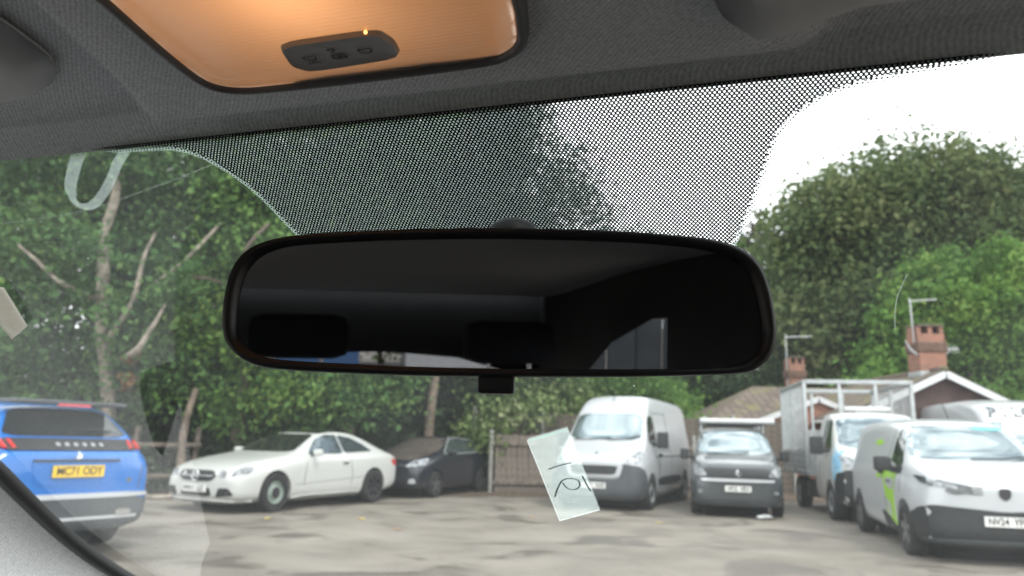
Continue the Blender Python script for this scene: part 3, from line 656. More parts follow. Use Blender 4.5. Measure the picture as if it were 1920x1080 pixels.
FRAMES = {'F': Matrix(((0, 0, 1), (1, 0, 0), (0, 1, 0))), 'B': Matrix(((0, 0, -1), (-1, 0, 0), (0, 1, 0))),
          'R': Matrix(((1, 0, 0), (0, 0, -1), (0, 1, 0))), 'L': Matrix(((-1, 0, 0), (0, 0, 1), (0, 1, 0)))}

class Vehicle:
    def __init__(s, name, label, cat, loc, head, scale=1.):
        s.root = empty(name, (loc[0], loc[1], 0), math.atan2(head[1], head[0])); tag(s.root, label, cat); s.root.scale = (scale,) * 3
    def body(s, secs, mat_, arches=(), name='body', level=2, crease=None):
        V, Fc = [], []; n = None
        for x, half in secs:
            ring = half + [(-y, z) for y, z in reversed(half[1:-1])]; n = len(ring)
            V += [(x, y, z) for y, z in ring]
        for i in range(len(secs) - 1):
            for k in range(n): Fc.append((i * n + k, i * n + (k + 1) % n, (i + 1) * n + (k + 1) % n, (i + 1) * n + k))
        h = n // 2
        for base, rev in ((0, True), ((len(secs) - 1) * n, False)):
            for k in range(h):
                a, b = k, k + 1; c, d = (n - k - 1) % n, (n - k) % n
                f = [base + a, base + b, base + c, base + d]
                f = [v for i, v in enumerate(f) if v not in f[:i]]
                if len(f) > 2: Fc.append(tuple(f if rev else reversed(f)))
        o = mk(name, V, Fc, mat_, None)
        bm = bmesh.new(); bm.from_mesh(o.data); bmesh.ops.recalc_face_normals(bm, faces=bm.faces); bm.to_mesh(o.data); bm.free()
        sm_ = o.modifiers.new('s', 'SUBSURF'); sm_.levels = level; sm_.render_levels = level
        cut = None
        if arches:
            bm = bmesh.new()
            for x, z, r, yw in arches:
                for sy in (-1, 1):
                    bmesh.ops.create_cone(bm, cap_ends=True, segments=40, radius1=r, radius2=r, depth=.62, matrix=Matrix.Translation((x, sy * (yw - .02), z)) @ Matrix.Rotation(PI / 2, 4, 'X'))
            cut = from_bm('cutter', bm)
            bo_ = o.modifiers.new('b', 'BOOLEAN'); bo_.object = cut; bo_.operation = 'DIFFERENCE'; bo_.solver = 'EXACT'
        dg = bpy.context.evaluated_depsgraph_get(); me = bpy.data.meshes.new_from_object(o.evaluated_get(dg))
        old = o.data; o.modifiers.clear(); o.data = me; bpy.data.meshes.remove(old)
        if cut: bpy.data.objects.remove(cut)
        shade(me, 40); o.parent = s.root
        s.bvh = BVHTree.FromPolygons([v.co for v in me.vertices], [p.vertices for p in me.polygons]); s.b = o
        for x, z, r, yw in arches:                        # dark liners behind the wheels
            bm = bmesh.new(); bmesh.ops.create_cone(bm, cap_ends=True, segments=28, radius1=r * .99, radius2=r * .99, depth=2 * yw - .66, matrix=Matrix.Translation((x, 0, z)) @ Matrix.Rotation(PI / 2, 4, 'X'))
            from_bm('arch_liner', bm, M['tyre'], s.root)
        return o
    def cast(s, view, a, b):
        if view == 'F': o_, d = Vector((9, a, b)), Vector((-1, 0, 0))
        elif view == 'B': o_, d = Vector((-9, a, b)), Vector((1, 0, 0))
        elif view == 'R': o_, d = Vector((a, -9, b)), Vector((0, 1, 0))
        elif view == 'L': o_, d = Vector((a, 9, b)), Vector((0, -1, 0))
        else: o_, d = Vector((a, b, 9)), Vector((0, 0, -1))
        h = s.bvh.ray_cast(o_, d)
        if h[0] is None:
            o_ = o_ + d * 8; h = s.bvh.find_nearest(o_)
        n = h[1]
        if n.dot(d) > 0: n = -n
        return h[0], n
    def decal(s, name, view, P, mat_, off=.006, parent=None, step=.09, rnd=2, k=.2, skirt=.02):
        if rnd: P = smooth_poly(P, rnd, k)
        vs_, fs, ed = fill2d(P, step); V = []; I = []
        for a, b in vs_:
            p, n = s.cast(view, a, b); V.append(p + n * off); I.append(p - n * skirt)
        nn = len(V); Fc = [tuple(f) for f in fs] + [(b, a, a + nn, b + nn) for a, b in ed]
        o = mk(name, V + I, Fc, mat_, parent or s.root, True, 50)
        bm = bmesh.new(); bm.from_mesh(o.data); bmesh.ops.recalc_face_normals(bm, faces=bm.faces); bm.to_mesh(o.data); bm.free()
        return o
    def both(s, name, P, mat_, **k):
        return s.decal(name, 'R', P, mat_, **k), s.decal(name, 'L', P, mat_, **k)
    def line(s, name, view, pts, wd=.008, mat_=None, off=.003):
        pts = [Vector(p) for p in pts]; A, B_ = [], []
        for i, p in enumerate(pts):
            t = (pts[min(i + 1, len(pts) - 1)] - pts[max(i - 1, 0)]).normalized(); n = Vector((-t.y, t.x)) * wd; A.append(p + n); B_.append(p - n)
        return s.decal(name, view, [tuple(p) for p in A + B_[::-1]], mat_ or M['seam'], off, rnd=0, step=.12)
    def plate(s, view, a, b, txt, yellow=False, out=.02, w_=.52, tilt=0):
        p, n = s.cast(view, a, b); fr_ = FRAMES[view].to_4x4()
        mt = Matrix.Translation(p + FRAMES[view] @ Vector((0, 0, out))) @ fr_ @ Matrix.Rotation(tilt, 4, 'X')
        bm = bmesh.new(); bmesh.ops.create_cube(bm, size=1); bmesh.ops.scale(bm, vec=(w_, .115, .02), verts=bm.verts); bmesh.ops.transform(bm, matrix=mt, verts=bm.verts)
        o = from_bm('number_plate', bm, M['plate_y' if yellow else 'plate_w'], s.root)
        for word, dx in zip(txt.split(), (-.112, .135)): text_mesh(word, .112, M['ink'], 'lettering', o, mt @ Matrix.Translation((dx, 0, .012)) @ Matrix.Diagonal((.84, 1, 1, 1)), bold=.002)
        return o
    def wheel(s, x, y, r, wd, style='alloy', rim=None):
        sy = 1 if y > 0 else -1
        pr_ = [(.62 * r, -wd / 2), (.9 * r, -wd / 2), (.97 * r, -wd * .42), (r, -wd * .3), (r, wd * .3), (.97 * r, wd * .42), (.9 * r, wd / 2), (.66 * r, wd / 2 - .005), (.62 * r, wd * .3)]
        n = 36; V = []; c = Vector((x, y, r))
        for i in range(n):
            th = 2 * PI * i / n
            for rr, q in pr_: V.append((c.x + rr * math.cos(th), c.y + q * sy, c.z + rr * math.sin(th)))
        k = len(pr_); Fc = [(i * k + j, i * k + j + 1, ((i + 1) % n) * k + j + 1, ((i + 1) % n) * k + j) for i in range(n) for j in range(k - 1)]
        o = mk('wheel', V, Fc, M['tyre'], s.root, True, 40)
        bm = bmesh.new(); bm.from_mesh(o.data); bmesh.ops.recalc_face_normals(bm, faces=bm.faces); bm.to_mesh(o.data); bm.free()
        mt = rim or M['alloy']; R0 = .655 * r
        def disc(name, rings, m_):
            V = []
            for rr, q in rings:
                for i in range(28): th = 2 * PI * i / 28; V.append((c.x + rr * math.cos(th), c.y + q * sy, c.z + rr * math.sin(th)))
            Fc = [(a * 28 + i, a * 28 + (i + 1) % 28, (a + 1) * 28 + (i + 1) % 28, (a + 1) * 28 + i) for a in range(len(rings) - 1) for i in range(28)] + [tuple(range((len(rings) - 1) * 28, len(rings) * 28))]
            return mk(name, V, Fc, m_, o, True, 35)
        if style == 'steel':
            disc('rim', [(R0 * .9, wd * .40), (R0 * .86, wd * .44), (R0 * .86, wd * .25), (R0 * .62, wd * .22), (R0 * .5, wd * .4), (R0 * .42, wd * .4)], mt)
            disc('hub_cap', [(R0 * .46, wd * .43), (R0 * .36, wd * .44)], M['blackrim'])
        else:
            disc('rim', [(R0 * 1.0, wd * .43), (R0 * .9, wd * .44), (R0 * .86, wd * .1), (R0 * .2, wd * .08)], M['blackrim'] if style == 'alloy' else mt)
            V, Fc = [], []
            ns = 5 if style == 'alloy' else 7
            for i in range(ns):
                th = 2 * PI * i / ns + .3; d = Vector((math.cos(th), 0, math.sin(th))); t = Vector((-d.z, 0, d.x)); q = len(V)
                for a, hw in ((.12 * R0, .13 * R0), (.92 * R0, .17 * R0)):
                    for dy in (wd * .30, wd * .44):
                        for sg in (-1, 1): V.append(tuple(c + d * a + t * hw * sg + Vector((0, dy * sy, 0))))
                Fc += [tuple(q + z for z in f) for f in ((2, 3, 7, 6), (0, 2, 6, 4), (1, 3, 7, 5), (0, 1, 3, 2), (4, 5, 7, 6))]
            mk('rim_spokes', V, Fc, mt, o)
        return o
    def rbox(s, name, c, sz, mat_, parent=None, bev=.03):
        return box(name, c, sz, mat_, parent or s.root, bev=bev, seg=3)
    def mirrors(s, x, y, z, sz=(.12, .22, .24), arm=True, sides=(-1, 1), mat_=None):
        for sy in sides:
            mo = s.rbox('door_mirror', (x, sy * (y + sz[1] / 2 + .06), z), sz, mat_ or M['plastic'], bev=.045)
            if arm: tube('mirror_arm', [(x - .02, sy * (y - .05), z - sz[2] * .3), (x, sy * (y + .12), z - sz[2] * .28)], .03, M['plastic'], mo)
    def wiper(s, view, pts):
        V = []
        pts = [s.cast(view, *p) for p in pts]
        tube('wiper', [p + n * .03 for p, n in pts], .011, M['plastic'], s.root, 6)

def lion(s, view, a, b, size, mat_):
    """small rampant beast emblem"""
    P = [(-.1, -.5), (.02, -.3), (-.02, -.1), (-.25, -.2), (-.3, -.08), (-.1, .02), (-.3, .12), (-.25, .22), (-.08, .15), (-.12, .32), (0, .48), (.14, .42), (.12, .3), (.2, .22), (.12, .1), (.22, -.1), (.34, -.05), (.36, .1), (.42, .08), (.4, -.14), (.24, -.24), (.3, -.5), (.2, -.5), (.12, -.3), (.02, -.5)]
    return s.decal('emblem', view, [(a + x * size, b + y * size) for x, y in P], mat_, .012, rnd=0, step=.05)

# ---- white high-roof van
v = Vehicle('panel_van', 'tall white high-roof panel van parked facing the camera behind the reflected paper', 'van', (2.79, 17.66), (-.416, -.910), .945)
v.body([sec(2.70, .34, .80, .72, .98, .72), sec(2.63, .24, .96, .80, 1.10, .84), sec(2.40, .20, 1.01, .96, 1.22, .90), sec(2.02, .20, 1.02, 1.06, 1.38, .93), sec(1.86, .20, 1.02, 1.10, 1.55, .91),
        sec(1.50, .20, 1.02, 1.16, 2.02, .84), sec(1.30, .20, 1.02, 1.18, 2.28, .80), sec(1.02, .20, 1.02, 1.2, 2.45, .79), sec(.6, .20, 1.02, 1.2, 2.50, .80), sec(-.8, .22, 1.02, 1.2, 2.50, .82), sec(-2.5, .24, 1.02, 1.2, 2.48, .82), sec(-2.68, .26, .99, 1.2, 2.44, .80), sec(-2.7, .4, .95, 1.2, 2.38, .78)],
       M['white'], [(1.72, .36, .42, 1.02), (-1.73, .36, .42, 1.02)])
v.decal('windscreen', 'F', [(-.83, 1.46), (.83, 1.46), (.74, 2.06), (-.74, 2.06)], M['screen'], k=.12)
v.both('side_window', [(1.72, 1.40), (1.05, 1.36), (1.05, 2.0), (1.32, 2.02), (1.50, 1.86)], M['glass'], k=.12)
v.decal('front_bumper', 'F', [(-.98, .26), (.98, .26), (1.0, .62), (.96, .92), (.62, .98), (.55, .66), (-.55, .66), (-.62, .98), (-.96, .92), (-1.0, .62)], M['greyplastic'], .022, k=.1)
v.both('bumper_corner', [(2.62, .26), (2.16, .26), (2.16, .66), (2.36, .86), (2.60, .92)], M['greyplastic'], off=.018, k=.12)
v.decal('grille_surround', 'F', [(-.56, .70), (.56, .70), (.64, .98), (-.64, .98)], M['white'], .03, k=.1)
v.decal('grille', 'F', [(-.46, .745), (.46, .745), (.53, .93), (-.53, .93)], M['plastic'], .040, k=.1)
for sy in (-1, 1): v.decal('headlamp', 'F', [(sy * .66, 1.0), (sy * .93, .97), (sy * .95, 1.30), (sy * .88, 1.24)], M['lamp'], .014, k=.12)
lion(v, 'F', 0, 1.12, .17, M['chrome'])
v.plate('F', 0, .52, 'BN71 NUE')
v.both('side_rub_strip', [(-1.2, .50), (1.2, .50), (1.2, .68), (-1.2, .68)], M['plastic'], off=.014, rnd=1)
for xx in ((1.08, .55, 2.1), (-.2, .4, 2.2), (.98, .3, 2.2)): v.line('door_gap', 'L', [(xx[0], xx[1]), (xx[0], xx[2])])
v.line('panel_crease', 'L', [(1.3, 1.12), (-2.5, 1.12)], .012)
v.line('panel_crease', 'L', [(.9, 1.25), (-.1, 1.25), (-.1, 2.1), (.9, 2.1), (.9, 1.25)][:4], .010)
v.rbox('door_handle', (.95, 1.03, 1.16), (.22, .05, .06), M['plastic'])
v.mirrors(1.42, 1.0, 1.48, (.14, .24, .36))
for sx in (1.72, -1.73):
    for sy in (-1, 1): v.wheel(sx, sy * .90, .36, .24, 'steel', M['galv'])
v.wiper('F', [(.1, 1.44), (.5, 1.47), (.78, 1.55)]); v.wiper('F', [(-.7, 1.44), (-.3, 1.45), (.15, 1.5)])
tube('aerial', [(1.25, .0, 2.36), (1.05, 0, 2.62)], .008, M['plastic'], v.root)

# ---- dark grey van with roof bars
v = Vehicle('van_with_roof_rack', 'dark grey van with roof bars and a white tube on its roof', 'van', (4.85, 16.55), (-.239, -.971), .895)
v.body([sec(2.48, .36, .72, .66, .92, .62), sec(2.42, .24, .86, .74, 1.02, .76), sec(2.2, .2, .94, .86, 1.13, .84), sec(1.75, .2, .96, .98, 1.24, .86), sec(1.55, .2, .96, 1.02, 1.32, .86),
        sec(1.1, .2, .96, 1.06, 1.68, .78), sec(.85, .2, .96, 1.08, 1.83, .74), sec(.5, .2, .96, 1.1, 1.90, .73), sec(-1., .22, .96, 1.1, 1.91, .75), sec(-2.3, .24, .95, 1.1, 1.89, .75), sec(-2.45, .3, .9, 1.1, 1.84, .72)],
       M['grey_van'], [(1.55, .34, .39, .96), (-1.72, .34, .39, .96)])
v.decal('windscreen', 'F', [(-.80, 1.30), (.80, 1.30), (.70, 1.80), (-.70, 1.80)], M['screen'], k=.12)
v.both('side_window', [(1.45, 1.22), (.75, 1.20), (.75, 1.72), (.95, 1.72)], M['glass'], k=.12)
v.decal('grille', 'F', [(-.62, .80), (.62, .80), (.68, 1.0), (-.68, 1.0)], M['plastic'], .012, k=.1)
v.decal('grille_bar', 'F', [(-.72, .74), (.72, .74), (.74, .80), (-.74, .80)], M['silver'], .025, rnd=1)
for sy in (-1, 1):
    v.decal('headlamp', 'F', [(sy * .60, .86), (sy * .86, .84), (sy * .90, 1.10), (sy * .74, 1.02)], M['lamp'], .016, k=.15)
    v.decal('fog_lamp', 'F', [(sy * .72, .50), (sy * .80, .50), (sy * .80, .57), (sy * .72, .57)], M['lamp'], .012)
v.decal('front_bumper', 'F', [(-.88, .26), (.88, .26), (.9, .40), (-.9, .40)], M['greyplastic'], .02, rnd=1)
v.decal('bonnet', 'T', [(2.28, -.66), (2.28, .66), (1.68, .78), (1.68, -.78)], mat('lighter_grey_bonnet', (.10, .11, .12), .22, coat=1.), .004, k=.1)  # bonnet panel in a lighter, glossier grey than the body
lion(v, 'F', 0, .90, .17, M['chrome'])
v.plate('F', 0, .60, 'HF22 NRX')
v.mirrors(1.15, .93, 1.28, (.12, .20, .24))
for sx in (1.55, -1.72):
    for sy in (-1, 1): v.wheel(sx, sy * .85, .335, .22, 'alloy')
for xx in (.55, -.6, -1.7):
    rb = tube('roof_bar', [(xx, -.76, 1.98), (xx, .76, 1.98)], .022, M['plastic'], v.root)
    for sy in (-1, 1): tube('bar_foot', [(xx, sy * .70, 1.80), (xx, sy * .70, 2.12)], .026, M['galv'], rb)
tube('roof_tube', [(.62, -.72, 2.05), (.62, .95, 2.05)], .062, M['render'], v.root, 14)
tube('load_stop', [(.55, -.62, 1.96), (.55, -.62, 2.16)], .03, M['galv'], v.root)
v.wiper('F', [(-.6, 1.29), (-.1, 1.30), (.3, 1.34)])

# ---- white van with lime panels
v = Vehicle('small_van', 'small white van with lime green side panels in the right foreground', 'van', (6.375, 11.165), (-.232, -.973), .98)
v.body([sec(2.18, .36, .70, .62, .88, .60), sec(2.12, .22, .84, .72, 1.0, .74), sec(1.92, .18, .91, .86, 1.10, .80), sec(1.5, .18, .93, .96, 1.19, .82), sec(1.26, .18, .93, 1.0, 1.26, .82),
        sec(.86, .18, .93, 1.04, 1.56, .75), sec(.60, .18, .93, 1.06, 1.72, .71), sec(.25, .18, .93, 1.08, 1.80, .70), sec(-.8, .2, .93, 1.08, 1.82, .73), sec(-2., .22, .92, 1.08, 1.80, .73), sec(-2.2, .3, .88, 1.08, 1.74, .70)],
       M['white'], [(1.32, .33, .385, .93), (-1.45, .33, .385, .93)])
v.decal('windscreen', 'F', [(-.79, 1.235), (.79, 1.235), (.66, 1.70), (-.66, 1.70)], M['screen'], k=.1)
v.decal('sun_strip', 'F', [(.20, 1.64), (.55, 1.64), (.55, 1.69), (.18, 1.69)], mat('teal_tint', (.15, .55, .55), .2), .012, rnd=1)
v.both('side_window', [(1.20, 1.14), (.58, 1.10), (.58, 1.64), (.74, 1.65)], M['glass'], k=.1)
v.both('window_corner', [(1.20, 1.02), (.58, 1.04), (.58, 1.11), (1.20, 1.15)], M['plastic'], rnd=1)
v.decal('front_bumper', 'F', [(-.90, .20), (.90, .20), (.92, .60), (.80, .70), (.0, .64), (-.80, .70), (-.92, .60)], M['plastic'], .02, k=.08)
v.both('bumper_corner', [(2.08, .22), (1.72, .20), (1.74, .52), (1.86, .64), (2.06, .68)], M['plastic'], off=.016, k=.12)
v.decal('bumper_lip', 'F', [(-.86, .27), (.86, .27), (.86, .31), (-.86, .31)], M['greyplastic'], .035, rnd=1)
for sy in (-1, 1):
    hl_ = v.decal('headlamp', 'F', [(sy * .34, .85), (sy * .56, .83), (sy * .84, .94), (sy * .86, 1.04), (sy * .62, .97), (sy * .36, .93)], M['lampdark'], .012, k=.12)
    v.decal('lamp_unit', 'F', [(sy * .50, .88), (sy * .76, .93), (sy * .80, .99), (sy * .52, .925)], M['lamp'], .018, hl_, k=.15)
    for q in range(3): v.decal('light_blade', 'F', [(sy * .24, .835 + q * .035), (sy * .40, .84 + q * .035), (sy * .40, .85 + q * .035), (sy * .24, .845 + q * .035)], M['plastic'], .010, rnd=0)
v.decal('emblem', 'F', [(-.065, .91), (.065, .91), (.065, .82), (.0, .77), (-.065, .82)], M['ink'], .012, rnd=1)
v.plate('F', 0.0, .53, 'NV24 YFH', out=.035)
v.both('lime_panel', [(1.06, 1.06), (.30, 1.10), (.26, .98), (.40, .70), (.62, .62), (.80, .60), (.70, .42), (.52, .46), (.50, .52), (.44, .56), (.52, .36), (.72, .22), (.98, .20), (.88, .5), (.86, .80), (.94, .95)], M['green'], off=.004, k=.12)
v.both('lime_panel', [(.86, 1.03), (.78, 1.03), (.70, .6), (.80, .2), (.96, .2), (.86, .6)], M['green'], off=.006, k=.12)
v.both('white_patch', [(.94, .96), (.42, .96), (.44, .86), (.80, .78)], M['white'], off=.008, rnd=1)
for a_, b_ in ((.46, .52), (.56, .72)): v.both('printed_mark', [(a_, .885), (b_, .885), (b_, .935), (a_, .935)], M['greyink'], off=.011, rnd=1)
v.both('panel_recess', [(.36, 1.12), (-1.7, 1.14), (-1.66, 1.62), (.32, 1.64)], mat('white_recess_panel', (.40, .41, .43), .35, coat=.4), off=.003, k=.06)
v.both('lime_mark', [(-.1, 1.42), (-.5, 1.42), (-.5, 1.50), (-.1, 1.50)], M['green'], off=.008)
v.both('lime_mark', [(.22, .94), (-.1, .94), (-.1, 1.0), (.22, 1.0)], M['green'], off=.008)
v.both('door_trim', [(.30, .26), (.86, .22), (.92, .30), (.50, .46), (.18, .50)], M['plastic'], off=.012, k=.14)
for x_, z0, z1 in ((.40, .4, 1.66), (1.18, .56, 1.05)): v.line('door_gap', 'R', [(x_, z0), (x_, z1)])
v.rbox('door_handle', (.24, -.94, 1.03), (.18, .05, .05), M['plastic'], bev=.02)
v.mirrors(.98, .90, 1.16, (.13, .22, .20))
for sx in (1.32, -1.45):
    for sy in (-1, 1): v.wheel(sx, sy * .83, .325, .21, 'alloy')
tube('aerial', [(.2, .05, 1.82), (-.02, .05, 2.06)], .008, M['plastic'], v.root)
v.wiper('F', [(-.1, 1.225), (.3, 1.235), (.7, 1.28)])

# ---- cage tipper
v = Vehicle('cage_tipper_truck', 'white cab truck with a galvanised cage body and sky blue corner graphics', 'truck', (7.36, 15.8), (-.183, -.983), .972)
v.body([sec(2.30, .40, .78, .78, 1.02, .70), sec(2.24, .30, .94, .86, 1.12, .84), sec(2.0, .28, 1.0, 1.0, 1.24, .90), sec(1.66, .28, 1.01, 1.1, 1.36, .92), sec(1.5, .28, 1.01, 1.12, 1.48, .90),
        sec(1.15, .28, 1.01, 1.14, 1.88, .84), sec(.95, .28, 1.01, 1.16, 2.04, .82), sec(.6, .28, 1.01, 1.16, 2.11, .82), sec(.1, .28, 1.01, 1.16, 2.11, .82), sec(-.05, .3, .98, 1.16, 2.06, .80)],
       M['cream'], [(1.35, .36, .41, 1.0)], name='cab')
v.decal('windscreen', 'F', [(-.84, 1.38), (.84, 1.38), (.75, 1.99), (-.75, 1.99)], M['screen'], k=.12)
v.both('side_window', [(1.38, 1.30), (.60, 1.26), (.60, 1.94), (1.0, 1.94)], M['glass'], k=.12)
v.decal('front_bumper', 'F', [(-.96, .32), (.96, .32), (1.0, .62), (.92, .96), (.5, 1.0), (-.5, 1.0), (-.92, .96), (-1.0, .62)], M['plastic'], .02, k=.1)
v.both('bumper_corner', [(2.2, .32), (1.8, .30), (1.8, .7), (1.95, .9), (2.18, .94)], M['plastic'], off=.016, k=.12)
v.decal('lower_lip', 'F', [(-.7, .56), (.7, .56), (.74, .62), (-.74, .62)], M['greyplastic'], .034, rnd=1)
for sy in (-1, 1):
    v.decal('headlamp', 'F', [(sy * .58, 1.02), (sy * .86, 1.0), (sy * .93, 1.24), (sy * .74, 1.20)], M['lamp'], .016, k=.15)
    v.decal('blue_graphic', 'F', [(sy * .62, 1.32), (sy * .84, 1.34), (sy * .97, 1.22), (sy * .96, .98), (sy * .90, 1.26)], M['skyblue'], .007, k=.12)
v.both('blue_graphic', [(2.16, .92), (1.72, .74), (1.62, .95), (1.50, 1.46), (1.72, 1.40), (1.95, 1.2)], M['skyblue'], off=.007, k=.12)
v.mirrors(1.22, 1.0, 1.42, (.14, .24, .36))
v.line('door_gap', 'R', [(.52, .5), (.52, 1.95)]); v.line('door_gap', 'R', [(1.48, .8), (1.40, 1.3)])
v.rbox('chassis', (-1.3, 0, .55), (3.4, .8, .18), M['plastic'], bev=.02)
v.rbox('chassis_box', (-.55, -.86, .50), (.7, .3, .35), M['plastic'], bev=.02)
for sx in (1.35, -1.85):
    for sy in (-1, 1): v.wheel(sx, sy * .88, .36, .26, 'steel', M['galv'])
TX0, TX1, TW, TZ, CZ = -.15, -3.05, 1.10, .82, 2.80
v.rbox('tray_floor', ((TX0 + TX1) / 2, 0, TZ), (TX0 - TX1, 2 * TW, .10), M['galv'], bev=.01)
for sy in (-1, 1):
    for q in range(3):
        v.rbox('drop_side_board', ((TX0 + TX1) / 2, sy * TW, TZ + .13 + q * .145), (TX0 - TX1 - .02, .035, .135), M['galv'], bev=.01)
    for xx in (TX0, (TX0 + TX1) / 2, TX1): v.rbox('cage_post', (xx, sy * TW, (TZ + CZ) / 2), (.07, .07, CZ - TZ), M['galv'], bev=.008)
    v.rbox('cage_rail', ((TX0 + TX1) / 2, sy * TW, CZ), (TX0 - TX1 + .07, .075, .075), M['galv'], bev=.008)
    for i in range(1, 18):
        x_ = TX0 + (TX1 - TX0) * i / 18
        v.rbox('mesh_bar', (x_, sy * TW, (TZ + CZ) / 2 + .25), (.022, .022, CZ - TZ - .5), M['galv'], bev=0)
for xx in (TX0, TX1):
    v.rbox('cage_rail', (xx, 0, CZ), (.075, 2 * TW - .08, .09), M['galv'], bev=.008)
    v.rbox('cage_rail', (xx, 0, 1.72), (.05, 2 * TW - .08, .05), M['galv'], bev=.008)
    for yy in (-.37, .37): v.rbox('cage_post', (xx, yy, (TZ + CZ) / 2), (.06, .06, CZ - TZ - .09), M['galv'], bev=.008)
v.rbox('light_bar', (.45, 0, 2.19), (.22, .9, .09), M['render'])
v.rbox('headboard', (TX0 - .02, 0, 1.27), (.03, 2 * TW - .1, .8), M['galv'], bev=.005)

# ---- motorhome
v = Vehicle('motorhome', 'white motorhome with grey lettering over its cab behind the small van', 'motorhome', (13.05, 20.5), (-.22, -.975))
v.body([sec(3.3, .4, .8, .8, 1.0, .72), sec(3.2, .3, .98, .9, 1.15, .9), sec(2.9, .3, 1.08, 1.05, 1.35, .98), sec(2.55, .3, 1.1, 1.15, 1.62, 1.0), sec(2.3, .3, 1.1, 1.2, 2.1, 1.02), sec(2.12, .3, 1.12, 1.25, 2.42, 1.03), sec(1.8, .3, 1.13, 1.3, 2.56, 1.04), sec(1.2, .3, 1.14, 1.3, 2.64, 1.05), sec(.4, .3, 1.15, 1.3, 2.70, 1.06), sec(-3., .3, 1.15, 1.3, 2.70, 1.06), sec(-3.2, .35, 1.1, 1.3, 2.62, 1.02)],
       M['white'], [(2.2, .36, .42, 1.1), (-1.7, .36, .42, 1.14)])
v.decal('windscreen', 'F', [(-.96, 1.35), (.96, 1.35), (.90, 2.08), (-.90, 2.08)], M['screen'], k=.1)
v.both('side_window', [(2.5, 1.3), (1.7, 1.3), (1.7, 1.95), (2.2, 1.95)], M['glass'], k=.12)
v.both('side_window', [(.4, 1.4), (-.8, 1.4), (-.8, 2.0), (.4, 2.0)], M['glass'], k=.12)
v.decal('front_bumper', 'F', [(-.95, .34), (.95, .34), (.95, .75), (-.95, .75)], M['greyplastic'], .02)
pz, pn = v.cast('F', 0, 2.36)
for k_, chr_ in enumerate('PILOTE'):
    lt = text_mesh(chr_, .34, M['greyink'], 'lettering', v.root, Matrix.Identity(4), .004, .012)
    for vt in lt.data.vertices:
        y_, z_ = vt.co.x * 1.15 + (k_ - 2.5) * .27 - .05, vt.co.y + 2.29
        p, n_ = v.cast('F', y_, z_); vt.co = p + n_ * (.008 + vt.co.z)
v.mirrors(2.4, 1.08, 1.6, (.14, .2, .4))
for sx in (2.2, -1.7):
    for sy in (-1, 1): v.wheel(sx, sy * 1.0, .36, .24, 'steel', M['galv'])

# ---- white coupe
v = Vehicle('coupe', 'white two-door coupe with dark roof parked under the trees', 'car', (-4.15, 15.05), (-.443, -.897), 1.005)
v.body([sec(2.36, .28, .60, .50, .64, .52, .015), sec(2.28, .18, .78, .56, .72, .64), sec(2.02, .16, .87, .66, .82, .72), sec(1.5, .16, .89, .76, .91, .76), sec(1.0, .16, .89, .84, .97, .77), sec(.78, .16, .89, .87, 1.02, .75),
        sec(.40, .16, .89, .89, 1.20, .65), sec(.05, .16, .89, .90, 1.36, .58), sec(-.35, .16, .89, .91, 1.41, .56), sec(-.85, .16, .89, .92, 1.40, .56), sec(-1.3, .16, .90, .94, 1.30, .58), sec(-1.7, .17, .90, .95, 1.13, .64), sec(-1.95, .2, .89, .94, 1.02, .70), sec(-2.24, .24, .83, .88, .98, .68), sec(-2.34, .32, .74, .76, .90, .62)],
       M['cream'], [(1.42, .325, .375, .89), (-1.36, .325, .375, .89)])
v.decal('windscreen', 'F', [(-.64, 1.0), (.64, 1.0), (.47, 1.325), (-.47, 1.325)], M['clear'], k=.08)
v.decal('dark_roof', 'T', [(.06, -.50), (.06, .50), (-.95, .49), (-.95, -.49)], M['glass'], .005, k=.1)
v.both('side_window', [(.60, .965), (-.42, .975), (-.42, 1.325), (-.10, 1.325), (.24, 1.225)], M['glass2'], k=.08)
v.both('quarter_window', [(-.46, .985), (-1.38, 1.02), (-1.16, 1.16), (-.84, 1.28), (-.46, 1.325)], M['glass2'], k=.08)
gr_ = v.decal('grille', 'F', [(-.36, .69), (-.42, .60), (-.30, .52), (.30, .52), (.42, .60), (.36, .69)], M['plastic'], .014, k=.12)
for zz in (.60,): v.decal('grille_bar', 'F', [(-.36, zz), (.36, zz), (.36, zz + .014), (-.36, zz + .014)], M['silver'], .026, gr_, rnd=0)
pz, pn = v.cast('F', 0, .61)
V, Fc = tube_geo([(pz.x + .035, .085 * math.cos(t * PI / 12), .61 + .085 * math.sin(t * PI / 12)) for t in range(25)], .010, 6, False)
sr = mk('star_emblem', V, Fc, M['chrome'], v.root, True)
V, Fc = [], []
for t in (PI / 2, PI / 2 + 2.094, PI / 2 + 4.189):
    a, b = tube_geo([(pz.x + .035, 0, .61), (pz.x + .035, .085 * math.cos(t), .61 + .085 * math.sin(t))], [.018, .004], 6); q = len(V); V += a; Fc += [tuple(i + q for i in f) for f in b]
mk('star_points', V, Fc, M['chrome'], sr)
for sy in (-1, 1):
    v.decal('headlamp', 'F', [(sy * .47, .60), (sy * .60, .585), (sy * .60, .685), (sy * .50, .70)], M['lamp'], .012, k=.15)
    v.decal('air_intake', 'F', [(sy * .44, .27), (sy * .76, .31), (sy * .68, .42), (sy * .50, .42)], M['plastic'], .008, k=.12)
v.both('headlamp', [(2.28, .60), (1.98, .66), (1.86, .76), (2.0, .77), (2.2, .70)], M['lamp'], off=.010, k=.14)
v.decal('lower_grille', 'F', [(-.36, .28), (.36, .28), (.30, .42), (-.30, .42)], M['plastic'], .006, k=.12)
v.plate('F', 0, .405, 'WN11 LLZ', out=.03)
v.decal('front_lip', 'F', [(-.80, .185), (.80, .185), (.80, .235), (-.80, .235)], M['cream'], .03, rnd=1)
